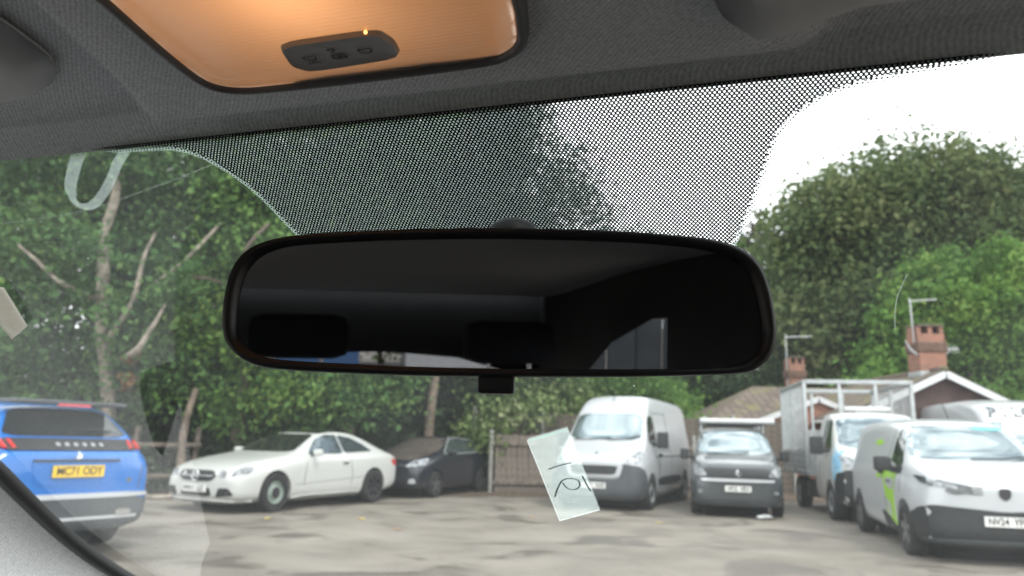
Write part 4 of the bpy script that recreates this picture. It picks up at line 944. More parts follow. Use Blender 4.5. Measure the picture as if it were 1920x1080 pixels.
v.both('side_skirt', [(1.0, .18), (-.95, .18), (-.95, .27), (1.0, .25)], M['cream'], off=.025, rnd=1)
v.both('body_crease', [(.95, .44), (-1.0, .52), (-1.0, .527), (.95, .447)], M['seam'], off=.002, rnd=0)
v.line('door_gap', 'L', [(.72, .30), (.72, .60), (.62, .96)], .005); v.line('door_gap', 'L', [(-.62, .32), (-.66, .6), (-.56, .97)], .005)
v.both('tail_lamp', [(-2.30, .70), (-2.02, .74), (-1.96, .86), (-2.18, .86)], M['red'], off=.008, k=.15)
v.mirrors(.52, .84, 1.0, (.12, .17, .12), mat_=M['cream'])
v.rbox('door_handle', (-.42, .895, .80), (.17, .03, .03), M['chrome'], bev=.01)
v.wheel(1.42, .79, .325, .22, 'steel', M['greenrim']); v.wheel(1.42, -.79, .325, .22, 'black', M['blackrim'])
for sy in (-1, 1): v.wheel(-1.36, sy * .80, .325, .23, 'black', M['blackrim'])

# ---- dark hatchback
v = Vehicle('hatchback', 'dusty dark blue hatchback parked behind the white coupe', 'car', (-1.88, 18.97), (-.405, -.914), .94)
v.body([sec(2.08, .32, .60, .56, .72, .5), sec(2.0, .2, .78, .64, .84, .66), sec(1.75, .18, .86, .76, .94, .74), sec(1.3, .18, .88, .88, 1.03, .76), sec(1.0, .18, .88, .92, 1.08, .76),
        sec(.55, .18, .88, .95, 1.30, .66), sec(.2, .18, .88, .96, 1.44, .60), sec(-.3, .18, .88, .97, 1.48, .59), sec(-1.2, .18, .88, .99, 1.44, .58), sec(-1.65, .2, .87, 1.0, 1.3, .60), sec(-1.9, .24, .84, .96, 1.08, .66), sec(-2.0, .34, .76, .8, .95, .6)],
       M['dark_car'], [(1.25, .31, .36, .88), (-1.28, .31, .36, .88)])
v.decal('windscreen', 'F', [(-.74, 1.06), (.74, 1.06), (.56, 1.41), (-.56, 1.41)], mat('dusty_windscreen', (.10, .085, .075), .35, var=.3, vscale=8), k=.1)
v.decal('bonnet_dust', 'T', [(1.9, -.6), (1.9, .6), (1.08, .70), (1.08, -.70)], mat('dusty_bonnet', (.085, .07, .06), .5, var=.4, vscale=9), .003, k=.1)
v.both('side_window', [(.72, 1.05), (-.25, 1.06), (-.25, 1.40), (.08, 1.40), (.35, 1.28)], M['glass2'], k=.1)
v.both('rear_side_window', [(-.31, 1.06), (-1.2, 1.09), (-1.12, 1.36), (-.31, 1.41)], M['glass2'], k=.1)
for sy in (-1, 1):
    v.decal('headlamp', 'F', [(sy * .46, .72), (sy * .72, .74), (sy * .74, .90), (sy * .60, .86)], M['lamp'], .012, k=.15)
    v.decal('fog_lamp', 'F', [(sy * .55, .34), (sy * .74, .36), (sy * .70, .46), (sy * .58, .46)], M['silver'], .012, k=.15)
v.both('headlamp', [(1.98, .74), (1.7, .78), (1.5, .92), (1.7, .92), (1.9, .84)], M['lamp'], off=.01, k=.15)
v.decal('grille', 'F', [(-.44, .36), (.44, .36), (.50, .56), (-.50, .56)], M['plastic'], .010, k=.12)
lion(v, 'F', 0, .70, .13, M['chrome'])
v.line('window_trim', 'L', [(.74, 1.035), (-.28, 1.045), (-1.22, 1.075)], .010, M['silver'], .010)
v.line('window_trim', 'L', [(.74, 1.06), (.36, 1.30), (.08, 1.42), (-.31, 1.43), (-1.12, 1.38), (-1.24, 1.09)], .010, M['silver'], .010)
v.mirrors(.62, .84, 1.08, (.11, .16, .13), mat_=M['dark_car'])
v.line('door_gap', 'L', [(-.28, .3), (-.28, 1.04)], .006)
for sx in (1.25, -1.28):
    for sy in (-1, 1): v.wheel(sx, sy * .79, .31, .2, 'alloy')

# ---- blue SUV, tail towards the camera
v = Vehicle('suv', 'bright blue SUV seen from behind at the left edge', 'car', (-6.38, 9.25), (-.85, .527), 1.02)
v.body([sec(2.12, .34, .62, .7, .92, .5), sec(2.0, .24, .82, .82, 1.0, .7), sec(1.5, .22, .88, .96, 1.10, .76), sec(.95, .22, .88, 1.02, 1.15, .76), sec(.45, .22, .88, 1.05, 1.42, .66), sec(.1, .22, .88, 1.06, 1.54, .61),
        sec(-.6, .22, .88, 1.07, 1.58, .61), sec(-1.4, .22, .88, 1.08, 1.56, .60), sec(-1.62, .24, .88, 1.09, 1.48, .62), sec(-1.84, .26, .87, 1.08, 1.26, .70), sec(-1.98, .26, .86, 1.0, 1.13, .72), sec(-2.08, .26, .84, .92, 1.08, .70), sec(-2.16, .30, .76, .84, 1.0, .62)],
       M['blue'], [(1.3, .35, .40, .88), (-1.3, .35, .40, .88)])
v.decal('rear_window', 'B', [(-.66, 1.20), (.66, 1.20), (.50, 1.47), (-.50, 1.47)], M['glass'], .010, k=.1)
sp = v.rbox('roof_spoiler', (-1.74, 0, 1.555), (.40, 1.16, .045), M['greyplastic'], bev=.02)
box('brake_lamp', (-1.925, .0, 1.528), (.03, .34, .025), M['red'], sp)
lb = v.decal('light_band', 'B', [(-.80, 1.06), (.80, 1.06), (.80, 1.175), (-.80, 1.175)], M['plastic'], .016, rnd=1, k=.1)
for sy in (-1, 1):
    for q in range(3): v.decal('tail_lamp', 'B', [(sy * (.58 + q * .075), 1.075), (sy * (.615 + q * .075), 1.075), (sy * (.635 + q * .075), 1.16), (sy * (.60 + q * .075), 1.16)], M['red'], .024, lb, rnd=0)
for q in range(6): v.decal('band_letter', 'B', [(.20 - q * .09, 1.095), (.16 - q * .09, 1.095), (.16 - q * .09, 1.125), (.20 - q * .09, 1.125)], M['silver'], .024, lb, rnd=1)
v.both('light_band', [(-2.02, 1.06), (-1.74, 1.06), (-1.70, 1.16), (-1.96, 1.17)], M['plastic'], off=.012, rnd=1)
v.both('rear_side_window', [(.55, 1.12), (-1.55, 1.16), (-1.40, 1.46), (.05, 1.48)], M['glass'], k=.08)
v.decal('plate_recess', 'B', [(-.40, .72), (.40, .72), (.46, .97), (-.46, .97)], M['blue'], .008, k=.1)
v.decal('recess_edge', 'B', [(-.44, .955), (.44, .955), (.44, .975), (-.44, .975)], M['plastic'], .02, rnd=0)
v.plate('B', 0, .86, 'MC71 ODY', yellow=True, out=.03)
lion(v, 'B', 0, 1.005, .10, M['chrome'])
v.decal('bumper_strip', 'B', [(-.80, .585), (.80, .585), (.80, .635), (-.80, .635)], M['silver'], .03, rnd=1, k=.15)
v.decal('rear_bumper', 'B', [(-.84, .28), (.84, .28), (.85, .585), (-.85, .585)], M['greyplastic'], .022, rnd=1, k=.12)
v.both('bumper_corner', [(-2.08, .28), (-1.72, .26), (-1.72, .5), (-1.85, .6), (-2.08, .6)], M['greyplastic'], off=.016, k=.12)
v.decal('exhaust', 'B', [(-.62, .40), (-.44, .40), (-.44, .46), (-.62, .46)], M['chrome'], .04, k=.2)
v.decal('bumper_crease', 'B', [(-.7, .37), (.7, .37), (.7, .40), (-.7, .40)], M['silver'], .026, rnd=0)
text_mesh('2008', .07, M['chrome'], 'badge', v.root, Matrix.Translation((-2.135, .55, .72)) @ FRAMES['B'].to_4x4(), .006)
v.decal('badge', 'B', [(-.60, .74), (-.55, .74), (-.55, .78), (-.60, .78)], M['chrome'], .012)
for sy in (-1, 1): v.line('tailgate_gap', 'B', [(sy * .70, .66), (sy * .73, .9), (sy * .70, 1.05)], .006)
v.wiper('B', [(.0, 1.22), (-.25, 1.26), (-.45, 1.24)])
for sx in (1.3, -1.3):
    for sy in (-1, 1): v.wheel(sx, sy * .78, .345, .22, 'alloy')

# ------------------------------------------------------------------ fences
def fence_thing(name, label, a, b, post_h, board_h, horizontal=False, z0=.02, bm_=None, pitch=.15, panel=1.83, post=True, rng_=random.Random(5)):
    a, b = Vector((*a, 0)), Vector((*b, 0)); d = (b - a); Ln = d.length; d.normalize()
    root = empty(name, a, math.atan2(d.y, d.x)); tag(root, label, 'fence')
    np_ = max(1, round(Ln / panel)); pw = Ln / np_
    if post:
        pm = None
        for i in range(np_ + 1):
            if pm is None:
                o = box('post', (0, 0, post_h / 2), (.10, .11, post_h), M['concrete'], root, bev=.012); pm = o.data
            else: o = bpy.data.objects.new('post', pm); COL.objects.link(o); o.parent = root
            o.location = (i * pw, 0, 0)
    if horizontal:
        n = int(board_h / pitch); pm = None
        for i in range(np_):
            for k in range(n):
                if pm is None: o = box('board', (0, 0, 0), (pw - .12, .018, pitch * 1.02), bm_, root, rot=Matrix.Rotation(R_(7), 4, 'X')); pm = o.data
                else: o = bpy.data.objects.new('board', pm); COL.objects.link(o); o.parent = root
                o.location = (i * pw + pw / 2, .02 + rng_.uniform(-.004, .004), z0 + pitch * (k + .5)); o.rotation_euler = (0, rng_.uniform(-.006, .006), 0)
    else:
        n = int((pw - .12) / pitch); pm = rm = None
        for i in range(np_):
            for z in (z0 + .25, z0 + board_h - .22):
                if rm is None: o = box('rail', (0, 0, 0), (pw - .11, .05, .09), bm_, root); rm = o.data
                else: o = bpy.data.objects.new('rail', rm); COL.objects.link(o); o.parent = root
                o.location = (i * pw + pw / 2, -.045, z)
            for k in range(n):
                if pm is None: o = box('board', (0, 0, board_h / 2), (pitch * .96, .02, board_h), bm_, root); pm = o.data
                else: o = bpy.data.objects.new('board', pm); COL.objects.link(o); o.parent = root
                o.location = (i * pw + .06 + pitch * (k + .5) + (pw - .12 - n * pitch) / 2, rng_.uniform(-.005, .005), z0 + rng_.uniform(-.02, .012)); o.rotation_euler = (0, rng_.uniform(-.008, .008), 0)
    return root
fence_thing('board_fence', 'low weathered board fence with concrete posts beside the dark hatchback', (-.43, 19.6), (5.05, 20.75), 1.58, 1.45, bm_=M['wood'])
fence_thing('lapped_fence', 'taller grey lapped panel fence behind the low board fence', (-.9, 20.25), (8.2, 21.9), 2.2, 2.15, True, bm_=M['wood2'], pitch=.17)
rf = empty('rail_fence', (-9.2, 15.75, 0), math.atan2(.28, 1)); tag(rf, 'rough two-rail timber fence under the ivy between SUV and coupe', 'fence')
for x_ in (0, 1.35, 2.55): tube('post', [(x_, 0, 0), (x_ + .03, .02, .7), (x_ + .07, 0, 1.42)], [.075, .065, .06], M['wood2'], rf)
for z_ in (.38, 1.02): tube('rail', [(-.2, -.07, z_ + .03), (1.2, -.08, z_), (2.7, -.08, z_ + .02)], .055, M['wood2'], rf)
lg = tube('timber_edging', [(-7.6, 15.35, .05), (-6.9, 15.2, .05), (-6.3, 15.6, .05)], .05, M['palebark']); tag(lg, 'pale rough timber pole lying on the ground by the coupe', 'timber')

# ------------------------------------------------------------------ houses
def brick_mat():
    m = mat('red_brickwork', (.27, .10, .065), .9); t = m.node_tree; p = t.nodes['Principled BSDF']
    c = t.nodes.new('ShaderNodeTexCoord'); sp_ = t.nodes.new('ShaderNodeSeparateXYZ'); ad = t.nodes.new('ShaderNodeMath'); cb = t.nodes.new('ShaderNodeCombineXYZ')
    t.links.new(c.outputs['Object'], sp_.inputs[0]); t.links.new(sp_.outputs[0], ad.inputs[0]); t.links.new(sp_.outputs[1], ad.inputs[1]); t.links.new(ad.outputs[0], cb.inputs[0]); t.links.new(sp_.outputs[2], cb.inputs[1])
    b = t.nodes.new('ShaderNodeTexBrick'); b.inputs['Scale'].default_value = 1; b.inputs['Brick Width'].default_value = .225; b.inputs['Row Height'].default_value = .075; b.inputs['Mortar Size'].default_value = .007
    b.inputs['Color1'].default_value = (.30, .11, .07, 1); b.inputs['Color2'].default_value = (.20, .075, .05, 1); b.inputs['Mortar'].default_value = (.32, .27, .22, 1)
    t.links.new(cb.outputs[0], b.inputs['Vector']); t.links.new(b.outputs['Color'], p.inputs['Base Color'])
    return m
M['brick'] = brick_mat()
def tile_mat():
    m = mat('brown_roof_tiles', (.17, .125, .10), .9); t = m.node_tree; p = t.nodes['Principled BSDF']
    c = t.nodes.new('ShaderNodeTexCoord'); b = t.nodes.new('ShaderNodeTexBrick'); b.inputs['Scale'].default_value = 1; b.inputs['Brick Width'].default_value = .30; b.inputs['Row Height'].default_value = .30; b.inputs['Mortar Size'].default_value = .018
    b.inputs['Color1'].default_value = (.17, .13, .105, 1); b.inputs['Color2'].default_value = (.11, .085, .07, 1); b.inputs['Mortar'].default_value = (.05, .04, .035, 1)
    mpn = t.nodes.new('ShaderNodeMapping'); mpn.inputs['Rotation'].default_value = (0, 0, PI / 2); t.links.new(c.outputs['Object'], mpn.inputs['Vector'])
    n = t.nodes.new('ShaderNodeTexNoise'); n.inputs['Scale'].default_value = 1.4; n.inputs['Detail'].default_value = 6; t.links.new(c.outputs['Object'], n.inputs['Vector'])
    r_ = t.nodes.new('ShaderNodeValToRGB'); r_.color_ramp.elements[0].position = .52; r_.color_ramp.elements[1].position = .7; t.links.new(n.outputs['Fac'], r_.inputs[0])
    mx_ = t.nodes.new('ShaderNodeMix'); mx_.data_type = 'RGBA'; mx_.inputs[7].default_value = (.16, .15, .06, 1)
    t.links.new(mpn.outputs[0], b.inputs['Vector']); t.links.new(r_.outputs[0], mx_.inputs['Factor']); t.links.new(b.outputs['Color'], mx_.inputs[6]); t.links.new(mx_.outputs[2], p.inputs['Base Color'])
    return m
M['tile'] = tile_mat(); M['darkwall'] = mat('dark_brown_gable', (.075, .045, .04), .85, var=.25, vscale=3)
def bungalow(label, ax, y0, y1, half, apex, slope):
    """gable facing the camera (towards -y), ridge along y"""
    h = empty('bungalow', (ax, y0, 0)); tag(h, label, 'house'); ez = apex - half * math.tan(slope); D = y1 - y0
    V = [(-half, 0, 0), (half, 0, 0), (half, 0, ez), (0, 0, apex), (-half, 0, ez)]
    V = V + [(x, D, z) for x, y, z in V]
    mk('wall', V, [(0, 1, 2, 3, 4), (5, 9, 8, 7, 6), (0, 5, 6, 1), (1, 6, 7, 2), (0, 4, 9, 5), (4, 3, 8, 9), (3, 2, 7, 8)], M['darkwall'], h)
    ov = .35; t = .10
    for s in (-1, 1):
        ex = s * (half + ov); e_z = apex - (half + ov) * math.tan(slope)
        V = [(0, -.3, apex + .02), (ex, -.3, e_z + .02), (ex, D + .3, e_z + .02), (0, D + .3, apex + .02)]; V += [(x, y, z + t) for x, y, z in V]
        rf_ = mk('roof', V, [(0, 1, 2, 3), (4, 7, 6, 5), (0, 4, 5, 1), (1, 5, 6, 2), (2, 6, 7, 3), (3, 7, 4, 0)], M['tile'], h)
        L_ = math.hypot(ex, apex - e_z); ang = math.atan2(apex - e_z, abs(ex))
        box('bargeboard', (ex / 2, -.33, (apex + e_z) / 2 - .035), (L_, .03, .20), M['render'], h, rot=Matrix.Rotation(s * ang, 4, 'Y'))
        tube('gutter', [(ex + s * .04, -.28, e_z), (ex + s * .04, D + .28, e_z)], .05, M['render'], h)
        n = int(D / .6)
    tube('ridge_tile', [(0, -.3, apex + t + .02), (0, D + .3, apex + t + .02)], .10, M['tile'], h)
    return h, ez
def chimney(h, x, y, z0, z1, w_, d_, sooty=True):
    c = box('chimney', (x, y, (z0 + z1) / 2), (w_, d_, z1 - z0), M['brick'], h)
    box('corbel', (x, y, z1 - .42), (w_ + .10, d_ + .10, .30), mat('sooty_brick', (.13, .075, .055), .9, var=.3, vscale=8), c, bev=.01)
    for sx in (-1, 1):
        box('cowl_pier', (x + sx * w_ * .42, y, z1 + .10), (w_ * .14, d_ * .9, .30), M['brick'], c)
    box('cowl_pier', (x, y, z1 + .10), (w_ * .16, d_ * .9, .30), M['brick'], c)
    box('flue_block', (x, y + .04, z1 + .09), (w_ * .7, d_ * .5, .2), M['tyre'], c)
    box('cap_slab', (x, y, z1 + .27), (w_ * 1.02, d_ * 1.05, .06), mat('mossy_slab', (.12, .10, .075), .9, var=.4, vscale=10), c, bev=.01)
    box('lead_flashing', (x, y - .01, z0 + .13), (w_ + .05, d_ + .06, .22), M['galv'], c, bev=.01)
    return c
ha, ez = bungalow('brick bungalow with white gable boards and a big red chimney, nearer one', 13.25, 23.0, 30.5, 2.9, 3.68, R_(25))
ch = chimney(ha, .06, .75, 3.55, 4.98, .84, .7)
tube('satellite_arm', [(-.36, .5, 4.3), (-.62, .42, 4.45), (-.80, .35, 4.72)], [.05, .04, .02], M['pvc'], ha)
ae = tube('aerial_mast', [(-.38, .6, 4.4), (-.42, .6, 6.15)], .022, M['pvc'], ha); tube('aerial_boom', [(-.46, .6, 6.05), (.42, .55, 6.12)], .018, M['pvc'], ae)
ae = tube('aerial_boom', [(.5, .6, 4.52), (1.0, .6, 4.54)], .02, M['pvc'], ha); tube('aerial_brace', [(.5, .6, 4.25), (.75, .6, 4.52)], .015, M['pvc'], ae)
for i in range(5): tube('aerial_element', [(.62 + i * .09, .5, 4.40), (.62 + i * .09, .7, 4.66)], .008, M['pvc'], ae, 5)
hb = empty('bungalow', (10.3, 26.0, 0)); tag(hb, 'brown hip roofed bungalow behind the cage truck with a slim chimney and aerial', 'house')
box('wall', (1.3, 3.0, 1.05), (8.6, 5.4, 2.1), M['brick'], hb)
V = [(-3.5, -.1, 2.16), (6.2, -.1, 2.16), (6.2, 6.2, 2.16), (-3.5, 6.2, 2.16), (-.9, 3.0, 3.62), (4.0, 3.0, 3.62)]
mk('roof', V, [(0, 1, 5, 4), (1, 2, 5), (2, 3, 4, 5), (3, 0, 4), (0, 3, 2, 1)], M['tile'], hb)
V = [(-2.4, -1.2, 2.05), (2.2, -1.2, 2.05), (-.1, -1.2, 2.95), (-2.4, 1.2, 2.05), (2.2, 1.2, 2.05), (-.1, 2.2, 2.95)]
mk('porch_roof', V, [(0, 2, 5, 3), (2, 1, 4, 5), (0, 3, 4, 1)], M['tile'], hb)
mk('porch_wall', [(-2.2, -1.1, 0), (2.0, -1.1, 0), (2.0, -1.1, 2.06), (-.1, -1.1, 2.86), (-2.2, -1.1, 2.06), (-2.2, 0.2, 0), (2.0, .2, 0), (2.0, .2, 2.06), (-2.2, .2, 2.06)], [(0, 1, 2, 3, 4), (0, 4, 8, 5), (1, 6, 7, 2)], M['brick'], hb)
for s_ in (-1, 1): box('bargeboard', (-.1 + s_ * 1.15, -1.23, 2.47), (2.5, .04, .17), M['render'], hb, rot=Matrix.Rotation(s_ * math.atan2(.9, 2.3), 4, 'Y'))
tube('gutter', [(-3.5, -.15, 2.12), (6.2, -.15, 2.12)], .05, M['render'], hb)
ch = chimney(hb, 1.25, 4.3, 3.0, 4.65, .62, .6)
ae = tube('aerial_mast', [(.92, 4.2, 3.6), (.92, 4.2, 5.85)], .025, M['pvc'], hb); tube('aerial_boom', [(.90, 4.2, 5.75), (1.95, 4.2, 5.80)], .022, M['pvc'], ae)
box('fascia_board', (-2.9, .26, 2.0), (1.2, .06, .2), M['render'], hb)
box('window', (-.1, -1.12, 1.2), (1.5, .06, .9), M['glass'], hb)

# ------------------------------------------------------------------ trees
DENS = 2.7
def leaves(name, blobs, n, size, mat_, parent, seed, clump=.30, flat=.35, shell=.62, up=.4):
    n = int(n * DENS); rg = np.random.default_rng(seed); B = np.array(blobs, float); wgt = (B[:, 3] * B[:, 4] * B[:, 5]) ** (2 / 3); wgt /= wgt.sum()
    nc = max(8, n // 55); bi = rg.choice(len(B), nc, p=wgt)
    d = rg.normal(size=(nc, 3)); d /= np.linalg.norm(d, axis=1)[:, None]
    rr = shell + (1 - shell) * rg.random(nc) ** .6
    rr *= 1 + .10 * rg.normal(size=nc)
    cc = B[bi, :3] + d * B[bi, 3:] * rr[:, None]
    # gather most clumps into boughs, so that the crown has lit masses and gaps between them
    ns = 16 * len(B); sb = rg.choice(len(B), ns, p=wgt); sdv = rg.normal(size=(ns, 3)); sdv /= np.linalg.norm(sdv, axis=1)[:, None]; sdv[:, 2] *= .9
    sc_ = B[sb, :3] + sdv * B[sb, 3:] * (.55 + .35 * rg.random(ns))[:, None]
    si = rg.integers(0, ns, nc); bough = rg.random(nc) < (.72 if shell > .3 else .2)
    ct = np.where(bough[:, None], sc_[si] + d * B[sb[si], 3:] * (.30 + .16 * rg.random(ns))[si][:, None] * np.array([1, 1, .8]), cc); cc = ct
    ci = rg.integers(0, nc, n); cr_ = clump * (.6 + .8 * rg.random(nc))
    off = rg.normal(size=(n, 3)) * cr_[ci][:, None] * np.array([1, 1, .75])
    P = cc[ci] + off
    N = d[ci] * .6 + rg.normal(size=(n, 3)) * .6 + np.array([0, 0, up]); N /= np.linalg.norm(N, axis=1)[:, None]
    T = rg.normal(size=(n, 3)); T -= N * (T * N).sum(1)[:, None]; T /= np.linalg.norm(T, axis=1)[:, None]; Bn = np.cross(N, T)
    sz = size * .86 * (.45 + 1.1 * rg.random(n) ** 1.5)[:, None]
    Vv = np.stack([P - T * sz * .6, P - Bn * sz * flat + N * sz * .08, P + T * sz * .6, P + Bn * sz * flat + N * sz * .08], 1).reshape(-1, 3)
    Vv[:, 2] = np.maximum(Vv[:, 2], .02)
    me = bpy.data.meshes.new(name); me.vertices.add(4 * n); me.vertices.foreach_set('co', Vv.astype(np.float32).ravel())
    me.loops.add(4 * n); me.loops.foreach_set('vertex_index', np.arange(4 * n, dtype=np.int32)); me.polygons.add(n); me.polygons.foreach_set('loop_start', np.arange(0, 4 * n, 4, dtype=np.int32))
    me.polygons.foreach_set('loop_total', np.full(n, 4, np.int32)); me.update(calc_edges=True)
    cv = np.where(bough, np.clip(rg.random(ns)[si] + .15 * rg.normal(size=nc), 0, 1), rg.random(nc) * .6)
    a = me.attributes.new('rnd', 'FLOAT', 'FACE'); a.data.foreach_set('value', np.clip(cv[ci] * .78 + rg.random(n) * .22, 0, 1).astype(np.float32))
    me.materials.append(mat_); o = bpy.data.objects.new(name, me); COL.objects.link(o); o.parent = parent; return o

def tree(name, label, base, trunk, limbs, blobs, n, size, lm, seed, bark='bark', group=None, clump=.35, cat='tree', shell=.62):
    """blobs, trunk and limbs in world metres relative to base"""
    t = empty(name, (base[0], base[1], 0)); tag(t, label, cat, group)
    if trunk: tube('trunk', spline(trunk[0], 4), list(np.interp(np.linspace(0, 1, 4 * (len(trunk[0]) - 1) + 1), np.linspace(0, 1, len(trunk[1])), trunk[1])), M[bark], t, 10)
    for p, r in limbs:
        rj = random.Random(seed + len(p)); q = spline([Vector(k) + Vector((rj.uniform(-.07, .07), rj.uniform(-.05, .05), rj.uniform(-.07, .07))) for k in spline(p, 2)], 3)
        tube('limb', q, [a * rj.uniform(.85, 1.15) for a in np.linspace(r[0], r[1], len(q))], M[bark], t, 8)
    leaves('crown', blobs, n, size, M[lm], t, seed, clump, shell=shell)
    return t
# ivy-clad row on the left
tree('ivy_clad_tree', 'leaning pale trunked tree wrapped in ivy above the blue SUV', (-8.9, 16.6),
     ([(.3, 0, 0), (.15, -.1, 2), (.05, -.6, 3.6), (.16, -1.0, 4.7), (.10, -1.05, 5.4), (.22, -1.05, 6.2), (.2, -.9, 7.2), (.5, -.2, 10)], [.16, .15, .12, .13, .10, .10, .08, .05]),
     [([(.15, -.5, 3.2), (.75, -.95, 3.85), (.95, -1.05, 4.6), (1.15, -1.0, 5.45)], (.075, .035)), ([(.9, -.9, 2.8), (1.3, -1.2, 3.25), (1.75, -1.25, 3.85)], (.08, .03)), ([(.1, -.2, 4.0), (-.7, -1.2, 4.4), (-1.4, -1.4, 5.0)], (.07, .03)), ([(1.2, -.6, 4.5), (2.0, -.8, 5.3), (2.5, -.7, 5.8)], (.05, .03))],
     [(-1.5, .8, 8.2, 2.6, 2.0, 2.2), (.6, .9, 7.6, 2.0, 1.8, 2.6), (-1.0, .5, 5.6, 2.3, 1.2, 1.6), (1.2, 1.0, 5.2, 1.8, 1.4, 2.0), (-.6, .2, 3.2, 2.4, 1.2, 1.5), (.9, .3, 2.6, 1.2, .9, 1.2), (.1, -1.1, 3.9, .5, .4, .45), (.2, -1.1, 7.4, .8, .5, .7), (.1, -1.2, 5.2, .35, .25, .3), (1.7, -1.0, 4.5, .5, .4, .4)], 17000, .15, 'leaf_ivy', 11, 'palebark')
tree('ivy_clad_tree', 'dense ivy-covered tree at the far left edge of the windscreen', (-12.4, 16.4), ([(0, 0, 0), (.1, 0, 3), (-.1, .2, 7), (0, .2, 10)], [.25, .2, .14, .05]), [],
     [(0, 0, 8.5, 2.4, 2, 2.6), (.4, -.2, 5.4, 2.2, 1.8, 2.2), (.6, -.3, 2.8, 2.4, 1.6, 1.8)], 9000, .15, 'leaf_ivy', 12)
tree('ivy_clad_tree', 'bushy sunlit green tree between the SUV and the mirror', (-6.3, 17.6), ([(0, 0, 0), (.1, -.1, 2.4), (-.15, 0, 5), (.2, .2, 9)], [.17, .14, .11, .04]),
     [([(.1, -.2, 4.3), (-.3, -1.4, 4.7), (-.9, -1.7, 4.6)], (.06, .03)), ([(0, -.2, 5.2), (.4, -1.6, 5.3), (.9, -1.8, 5.8)], (.06, .04)), ([(-.5, -1.5, 0), (-.55, -1.45, 1.2), (-.5, -1.3, 2.2)], (.10, .07))],
     [(0, .3, 8.6, 2.2, 1.9, 2.3), (.2, -.1, 6.3, 2.0, 1.5, 1.8), (-.1, -.2, 4.3, 1.9, 1.3, 1.4), (.2, -.2, 2.6, 1.9, 1.1, 1.0)], 14000, .145, 'leaf_mid', 13)
tree('ivy_clad_tree', 'green leafy tree hanging low over the white coupe', (-3.9, 18.6), ([(0, 0, 0), (0, -.1, 2.4), (.2, 0, 5), (-.2, .2, 10)], [.2, .16, .12, .05]), [],
     [(-.2, .2, 9.3, 2.1, 1.9, 2.6), (0, 0, 6.4, 2.0, 1.6, 2.0), (-.3, -.3, 3.7, 2.1, 1.4, 1.4), (-.9, -.9, 2.5, 1.3, .9, .9), (-.2, -.8, 2.2, 1.0, .8, .7), (.9, -.5, 2.9, .6, .6, 1.0)], 15000, .145, 'leaf_ivy', 14)
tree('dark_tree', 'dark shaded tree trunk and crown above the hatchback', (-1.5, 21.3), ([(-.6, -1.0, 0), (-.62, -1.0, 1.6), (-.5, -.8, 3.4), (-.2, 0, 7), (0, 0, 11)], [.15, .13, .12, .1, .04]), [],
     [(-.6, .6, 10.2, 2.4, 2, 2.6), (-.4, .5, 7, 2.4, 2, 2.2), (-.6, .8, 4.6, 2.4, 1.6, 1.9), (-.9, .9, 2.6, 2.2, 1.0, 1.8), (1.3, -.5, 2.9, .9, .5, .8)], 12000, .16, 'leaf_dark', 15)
tree('conifer', 'tall dark conical tree seen through the dotted band', (-.2, 22.6), ([(0, 0, 0), (0, 0, 6), (0, 0, 14)], [.3, .22, .04]), [],
     [(0, 0, 4.6, 3.6, 2.6, 2.2), (.4, 0, 6.9, 3.5, 2.4, 2.0), (.2, 0, 9.0, 2.6, 2.0, 1.8), (0, 0, 11.0, 1.7, 1.4, 1.6), (0, 0, 12.8, .9, .8, 1.5), (3.2, 0, 6.6, 1.2, .8, .6)], 13000, .17, 'leaf_dark', 16)
for i, (x, y, h_, lb) in enumerate([(-15.5, 20.5, 12, 'tall green tree furthest left behind the ivy'), (-11.5, 22, 12.5, 'tall green tree behind the leaning pale trunk'), (-7.2, 22.5, 13, 'tall green tree behind the bushy tree left of the mirror'), (-3.6, 23.5, 13.5, 'tall green tree behind the tree over the coupe')]):
    tree('background_tree', lb, (x, y), ([(0, 0, 0), (.1, 0, 5), (0, 0, h_ - 1)], [.3, .2, .05]), [],
         [(0, 0, h_ - 2.6, 2.6, 2.2, 2.6), (.3, 0, h_ - 5.5, 3.0, 2.4, 2.6), (-.2, 0, 5, 3.2, 2.3, 2.4), (0, 0, 2.4, 3.2, 2.2, 2.4)], 9000, .20, 'leaf_dark' if i % 2 else 'leaf_ivy', 30 + i)
dn = leaves('dead_ivy', [(.02 * i - .05 * (i % 2), 0, -.62 + .2 * i, .12, .1, .13) for i in range(7)], 230, .12, M['leaf_dead'], None, 44, .06); dn.location = (-8.02, 15.75, 2.1); tag(dn, 'strand of brown dead leaves hanging right of the SUV', 'foliage')
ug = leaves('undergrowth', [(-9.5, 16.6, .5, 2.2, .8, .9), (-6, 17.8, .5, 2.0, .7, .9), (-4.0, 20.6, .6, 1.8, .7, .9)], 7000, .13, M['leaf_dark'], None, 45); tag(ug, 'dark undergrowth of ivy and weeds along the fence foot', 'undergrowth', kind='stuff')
tree('hedge', 'dark shaded hedge behind the trunks on the left', (-7.5, 20.2), None, [], [(-6, -.6, 1.8, 3, 1, 2.2), (-2, -.3, 1.8, 3, 1, 2.2), (1.6, .9, 1.8, 3, 1, 2.4), (5.2, 2.4, 1.9, 3, 1, 2.5), (7.8, 2.9, 1.9, 2.0, .8, 2.2)], 20000, .2, 'leaf_dark', 46, cat='hedge', shell=.15)
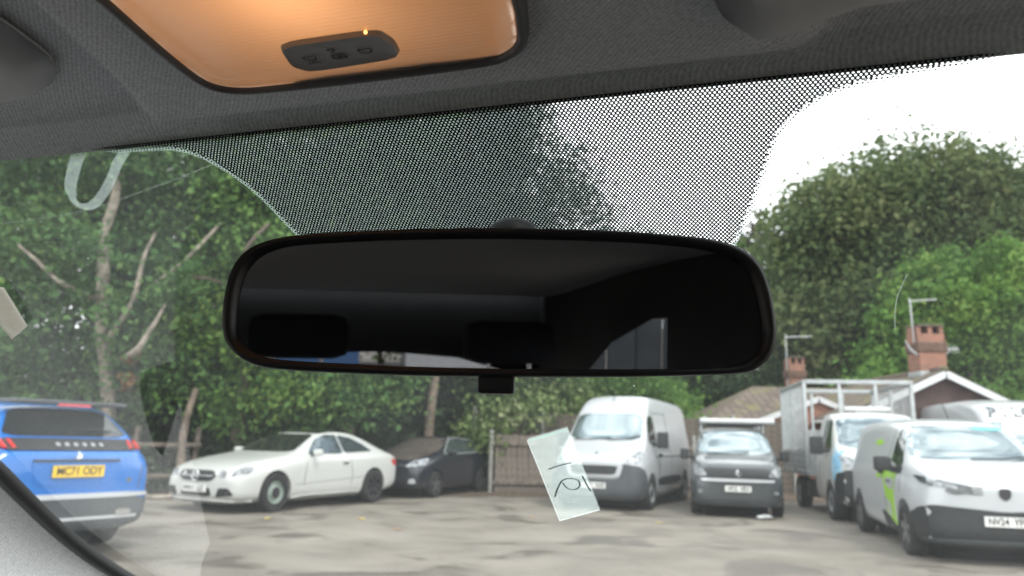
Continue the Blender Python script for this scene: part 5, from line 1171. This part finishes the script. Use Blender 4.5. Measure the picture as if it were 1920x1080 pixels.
# bushes beyond the fence
for i, (x, y, z, r, lm, lb) in enumerate([(.9, 22.8, 2.3, 1.5, 'leaf_bush', 'pale flowering bush over the fence left of the tall white van'), (3.6, 24.2, 2.5, 1.9, 'leaf_mid', 'green bush behind the roof of the tall white van'), (4.7, 28.2, 2.2, 1.8, 'leaf_bright', 'yellowish bush behind the dark grey van')]):
    tree('bush', lb, (x, y), ([(0, 0, 0), (0, 0, z)], [.08, .03]), [], [(0, 0, z, r, 1.2, 1.5), (-.5, 0, z - 1, r, 1.2, 1.2)] + ([(-1.0, -2.65, 2.15, .8, .25, .35), (.1, -2.5, 2.25, .5, .2, .3), (-1.5, -2.8, 1.6, .3, .2, .6)] if i == 0 else []), 6000, .15, lm, 50 + i, cat='bush')
for i, (x, y, h_, lm, lb) in enumerate([(3.5, 33, 7.5, 'leaf_ivy', 'distant tree behind the bush over the white van'), (9.0, 37, 9.5, 'leaf_dark', 'distant dark tree beyond the brown roofed bungalow'), (14.2, 46, 14.0, 'leaf_mid', 'distant green tree just right of the mirror housing')]):
    tree('background_tree', lb, (x, y), ([(0, 0, 0), (.1, 0, h_ - 1)], [.25, .05]), [], [(0, 0, h_ * .72, 3.2, 2.6, h_ * .28), (.2, 0, h_ * .4, 4, 3, h_ * .32)], 6500, .28, lm, 60 + i)
tree('copper_tree', 'purple leaved tree beside the big olive tree', (17.3, 47), ([(0, 0, 0), (.1, 0, 12)], [.3, .06]), [], [(0, 0, 12.6, 2.6, 2.2, 4.2), (-.4, 0, 8, 3, 2.4, 4)], 7000, .30, 'leaf_purple', 70)
tree('oak_tree', 'big round olive green tree against the white sky', (20, 37), ([(0, 0, 0), (.2, 0, 4), (0, 0, 12)], [.6, .45, .1]), [],
     [(.4, 0, 13.5, 5.0, 4, 4.2), (-2.2, 0, 11.8, 3.8, 3.6, 3.8), (3.4, 0, 13.0, 4.0, 3.6, 4.0), (-3.6, -.3, 10.4, 3.4, 3.4, 4.0), (3.8, .2, 11.6, 3.6, 3.4, 4.2), (-5.0, -.4, 6.2, 3.0, 3.0, 3.4), (0, -1.2, 8.4, 5.5, 3.4, 4.4), (5.5, 0, 7, 4, 3.2, 4.4), (-1.5, -.6, 4, 6, 3, 3)], 50000, .30, 'leaf_oak', 71, clump=.62)
tree('background_tree', 'tall dark tree at the right edge beyond the big olive tree', (32.0, 43), ([(0, 0, 0), (.2, 0, 14)], [.4, .1]), [], [(0, 0, 14, 4.4, 3.6, 4.8), (-1, 0, 8, 4.8, 3.6, 5)], 10000, .36, 'leaf_oak', 72, clump=.45)
tree('bright_tree', 'bright green leafy tree behind the red chimney', (18.6, 30.2), ([(0, 0, 0), (.1, 0, 3), (0, 0, 7)], [.2, .15, .05]), [],
     [(-.2, 0, 7.2, 2.6, 2.2, 2.6), (-2.6, -.2, 5.4, 1.9, 1.7, 1.9), (2.4, 0, 7.0, 2.4, 2.2, 3.0), (-.5, 0, 4.3, 3.4, 2, 2.2), (-4.0, -.2, 4.0, 1.2, 1.2, 1.5), (3, 0, 4, 3, 2, 3)], 17000, .24, 'leaf_bright', 73, clump=.35)

# ------------------------------------------------------------------ small things on the ground
def fallen(i, x, y, c, lb):
    rg = random.Random(90 + i); P = [(-.10, 0, .0), (-.02, .055, .012), (.10, 0, .004), (-.02, -.055, .015), (0, 0, .02)]
    o = mk('fallen_leaf', P, [(0, 4, 1), (1, 4, 2), (2, 4, 3), (3, 4, 0)], c); o.location = (x, y, .006); o.rotation_euler = (0, 0, rg.uniform(0, 6)); tag(o, lb, 'leaf', 'fallen leaves on the tarmac')
yl = mat('yellow_leaf', (.55, .42, .10), .8); bl_ = mat('tan_leaf', (.42, .24, .10), .8)
for i, (x, y, c, lb) in enumerate([(-3.75, 12.3, yl, 'yellow fallen leaf on the tarmac before the coupe front wheel'), (-1.55, 11.3, bl_, 'tan fallen leaf on the open tarmac, nearest to the camera'), (-2.35, 12.6, yl, 'yellow fallen leaf on the tarmac before the coupe rear wheel'), (.45, 13.6, bl_, 'tan fallen leaf on the tarmac left of the tall white van'), (2.6, 13.2, yl, 'yellow fallen leaf on the tarmac before the tall white van')]): fallen(i, x, y, c, lb)
rg = random.Random(4); V = [(rg.uniform(-.16, .16), rg.uniform(-.12, .12), rg.uniform(0, .09)) for _ in range(26)]
bm = bmesh.new()
for q in V: bm.verts.new(q)
bmesh.ops.convex_hull(bm, input=bm.verts[:])
for q in [x for x in bm.verts if not x.link_faces]: bm.verts.remove(q)
lt = from_bm('paper_litter', bm, M['render']); lt.location = (4.76, 14.35, .004); tag(lt, 'crumpled white paper scrap on the ground before the dark grey van', 'litter')

# ------------------------------------------------------------------ yard behind the camera (seen only in the mirror)
def behind(f, r): return (math.sin(YAW_CAR) * f + math.cos(YAW_CAR) * r, math.cos(YAW_CAR) * f - math.sin(YAW_CAR) * r)
def yard(name, label, cat, f, r, parts):
    o = empty(name, (*behind(f, r), 0), -YAW_CAR); tag(o, label, cat)
    for n_, c, s_, m_ in parts: box(n_, c, s_, m_, o, bev=.02)
yard('white_building', 'white walled building reflected low in the mirror', 'building', -22, 3.6, [('wall', (0, 0, 2.0), (4.4, 3, 4.0), M['render']), ('sign_board', (-.6, 1.53, 1.25), (.7, .05, .3), M['red']), ('roof', (0, 0, 4.1), (4.8, 3.4, .2), M['galv'])] + [('louvre', (.6 + .12 * i, 1.52, 1.3), (.05, .05, .5), M['greyplastic']) for i in range(12)])
yard('storage_container', 'blue storage container reflected low in the mirror', 'container', -22, -1.0, [('box_shell', (0, 0, 1.25), (2.2, 2.4, 2.4), mat('faded_blue_steel', (.08, .16, .33), .5)), ('roof', (0, 0, 2.48), (2.25, 2.45, .06), M['galv'])])
tree('bush', 'green bush between container and white building in the mirror', behind(-22.5, .75), ([(0, 0, 0), (0, 0, 2)], [.08, .03]), [], [(0, 0, 1.6, .6, .6, 1.6)], 1500, .14, 'leaf_mid', 80, cat='bush')
yard('shed', 'dark corrugated shed reflected at the right of the mirror', 'shed', -8.5, 4.6, [('wall_sheet', (-2.4 + .3 * i, 2.0 + (.02 if i % 2 else 0), 1.4), (.29, .06, 2.8), M['greyplastic']) for i in range(17)] + [('roof', (0, .5, 2.95), (5.4, 3.4, .25), M['galv'])])
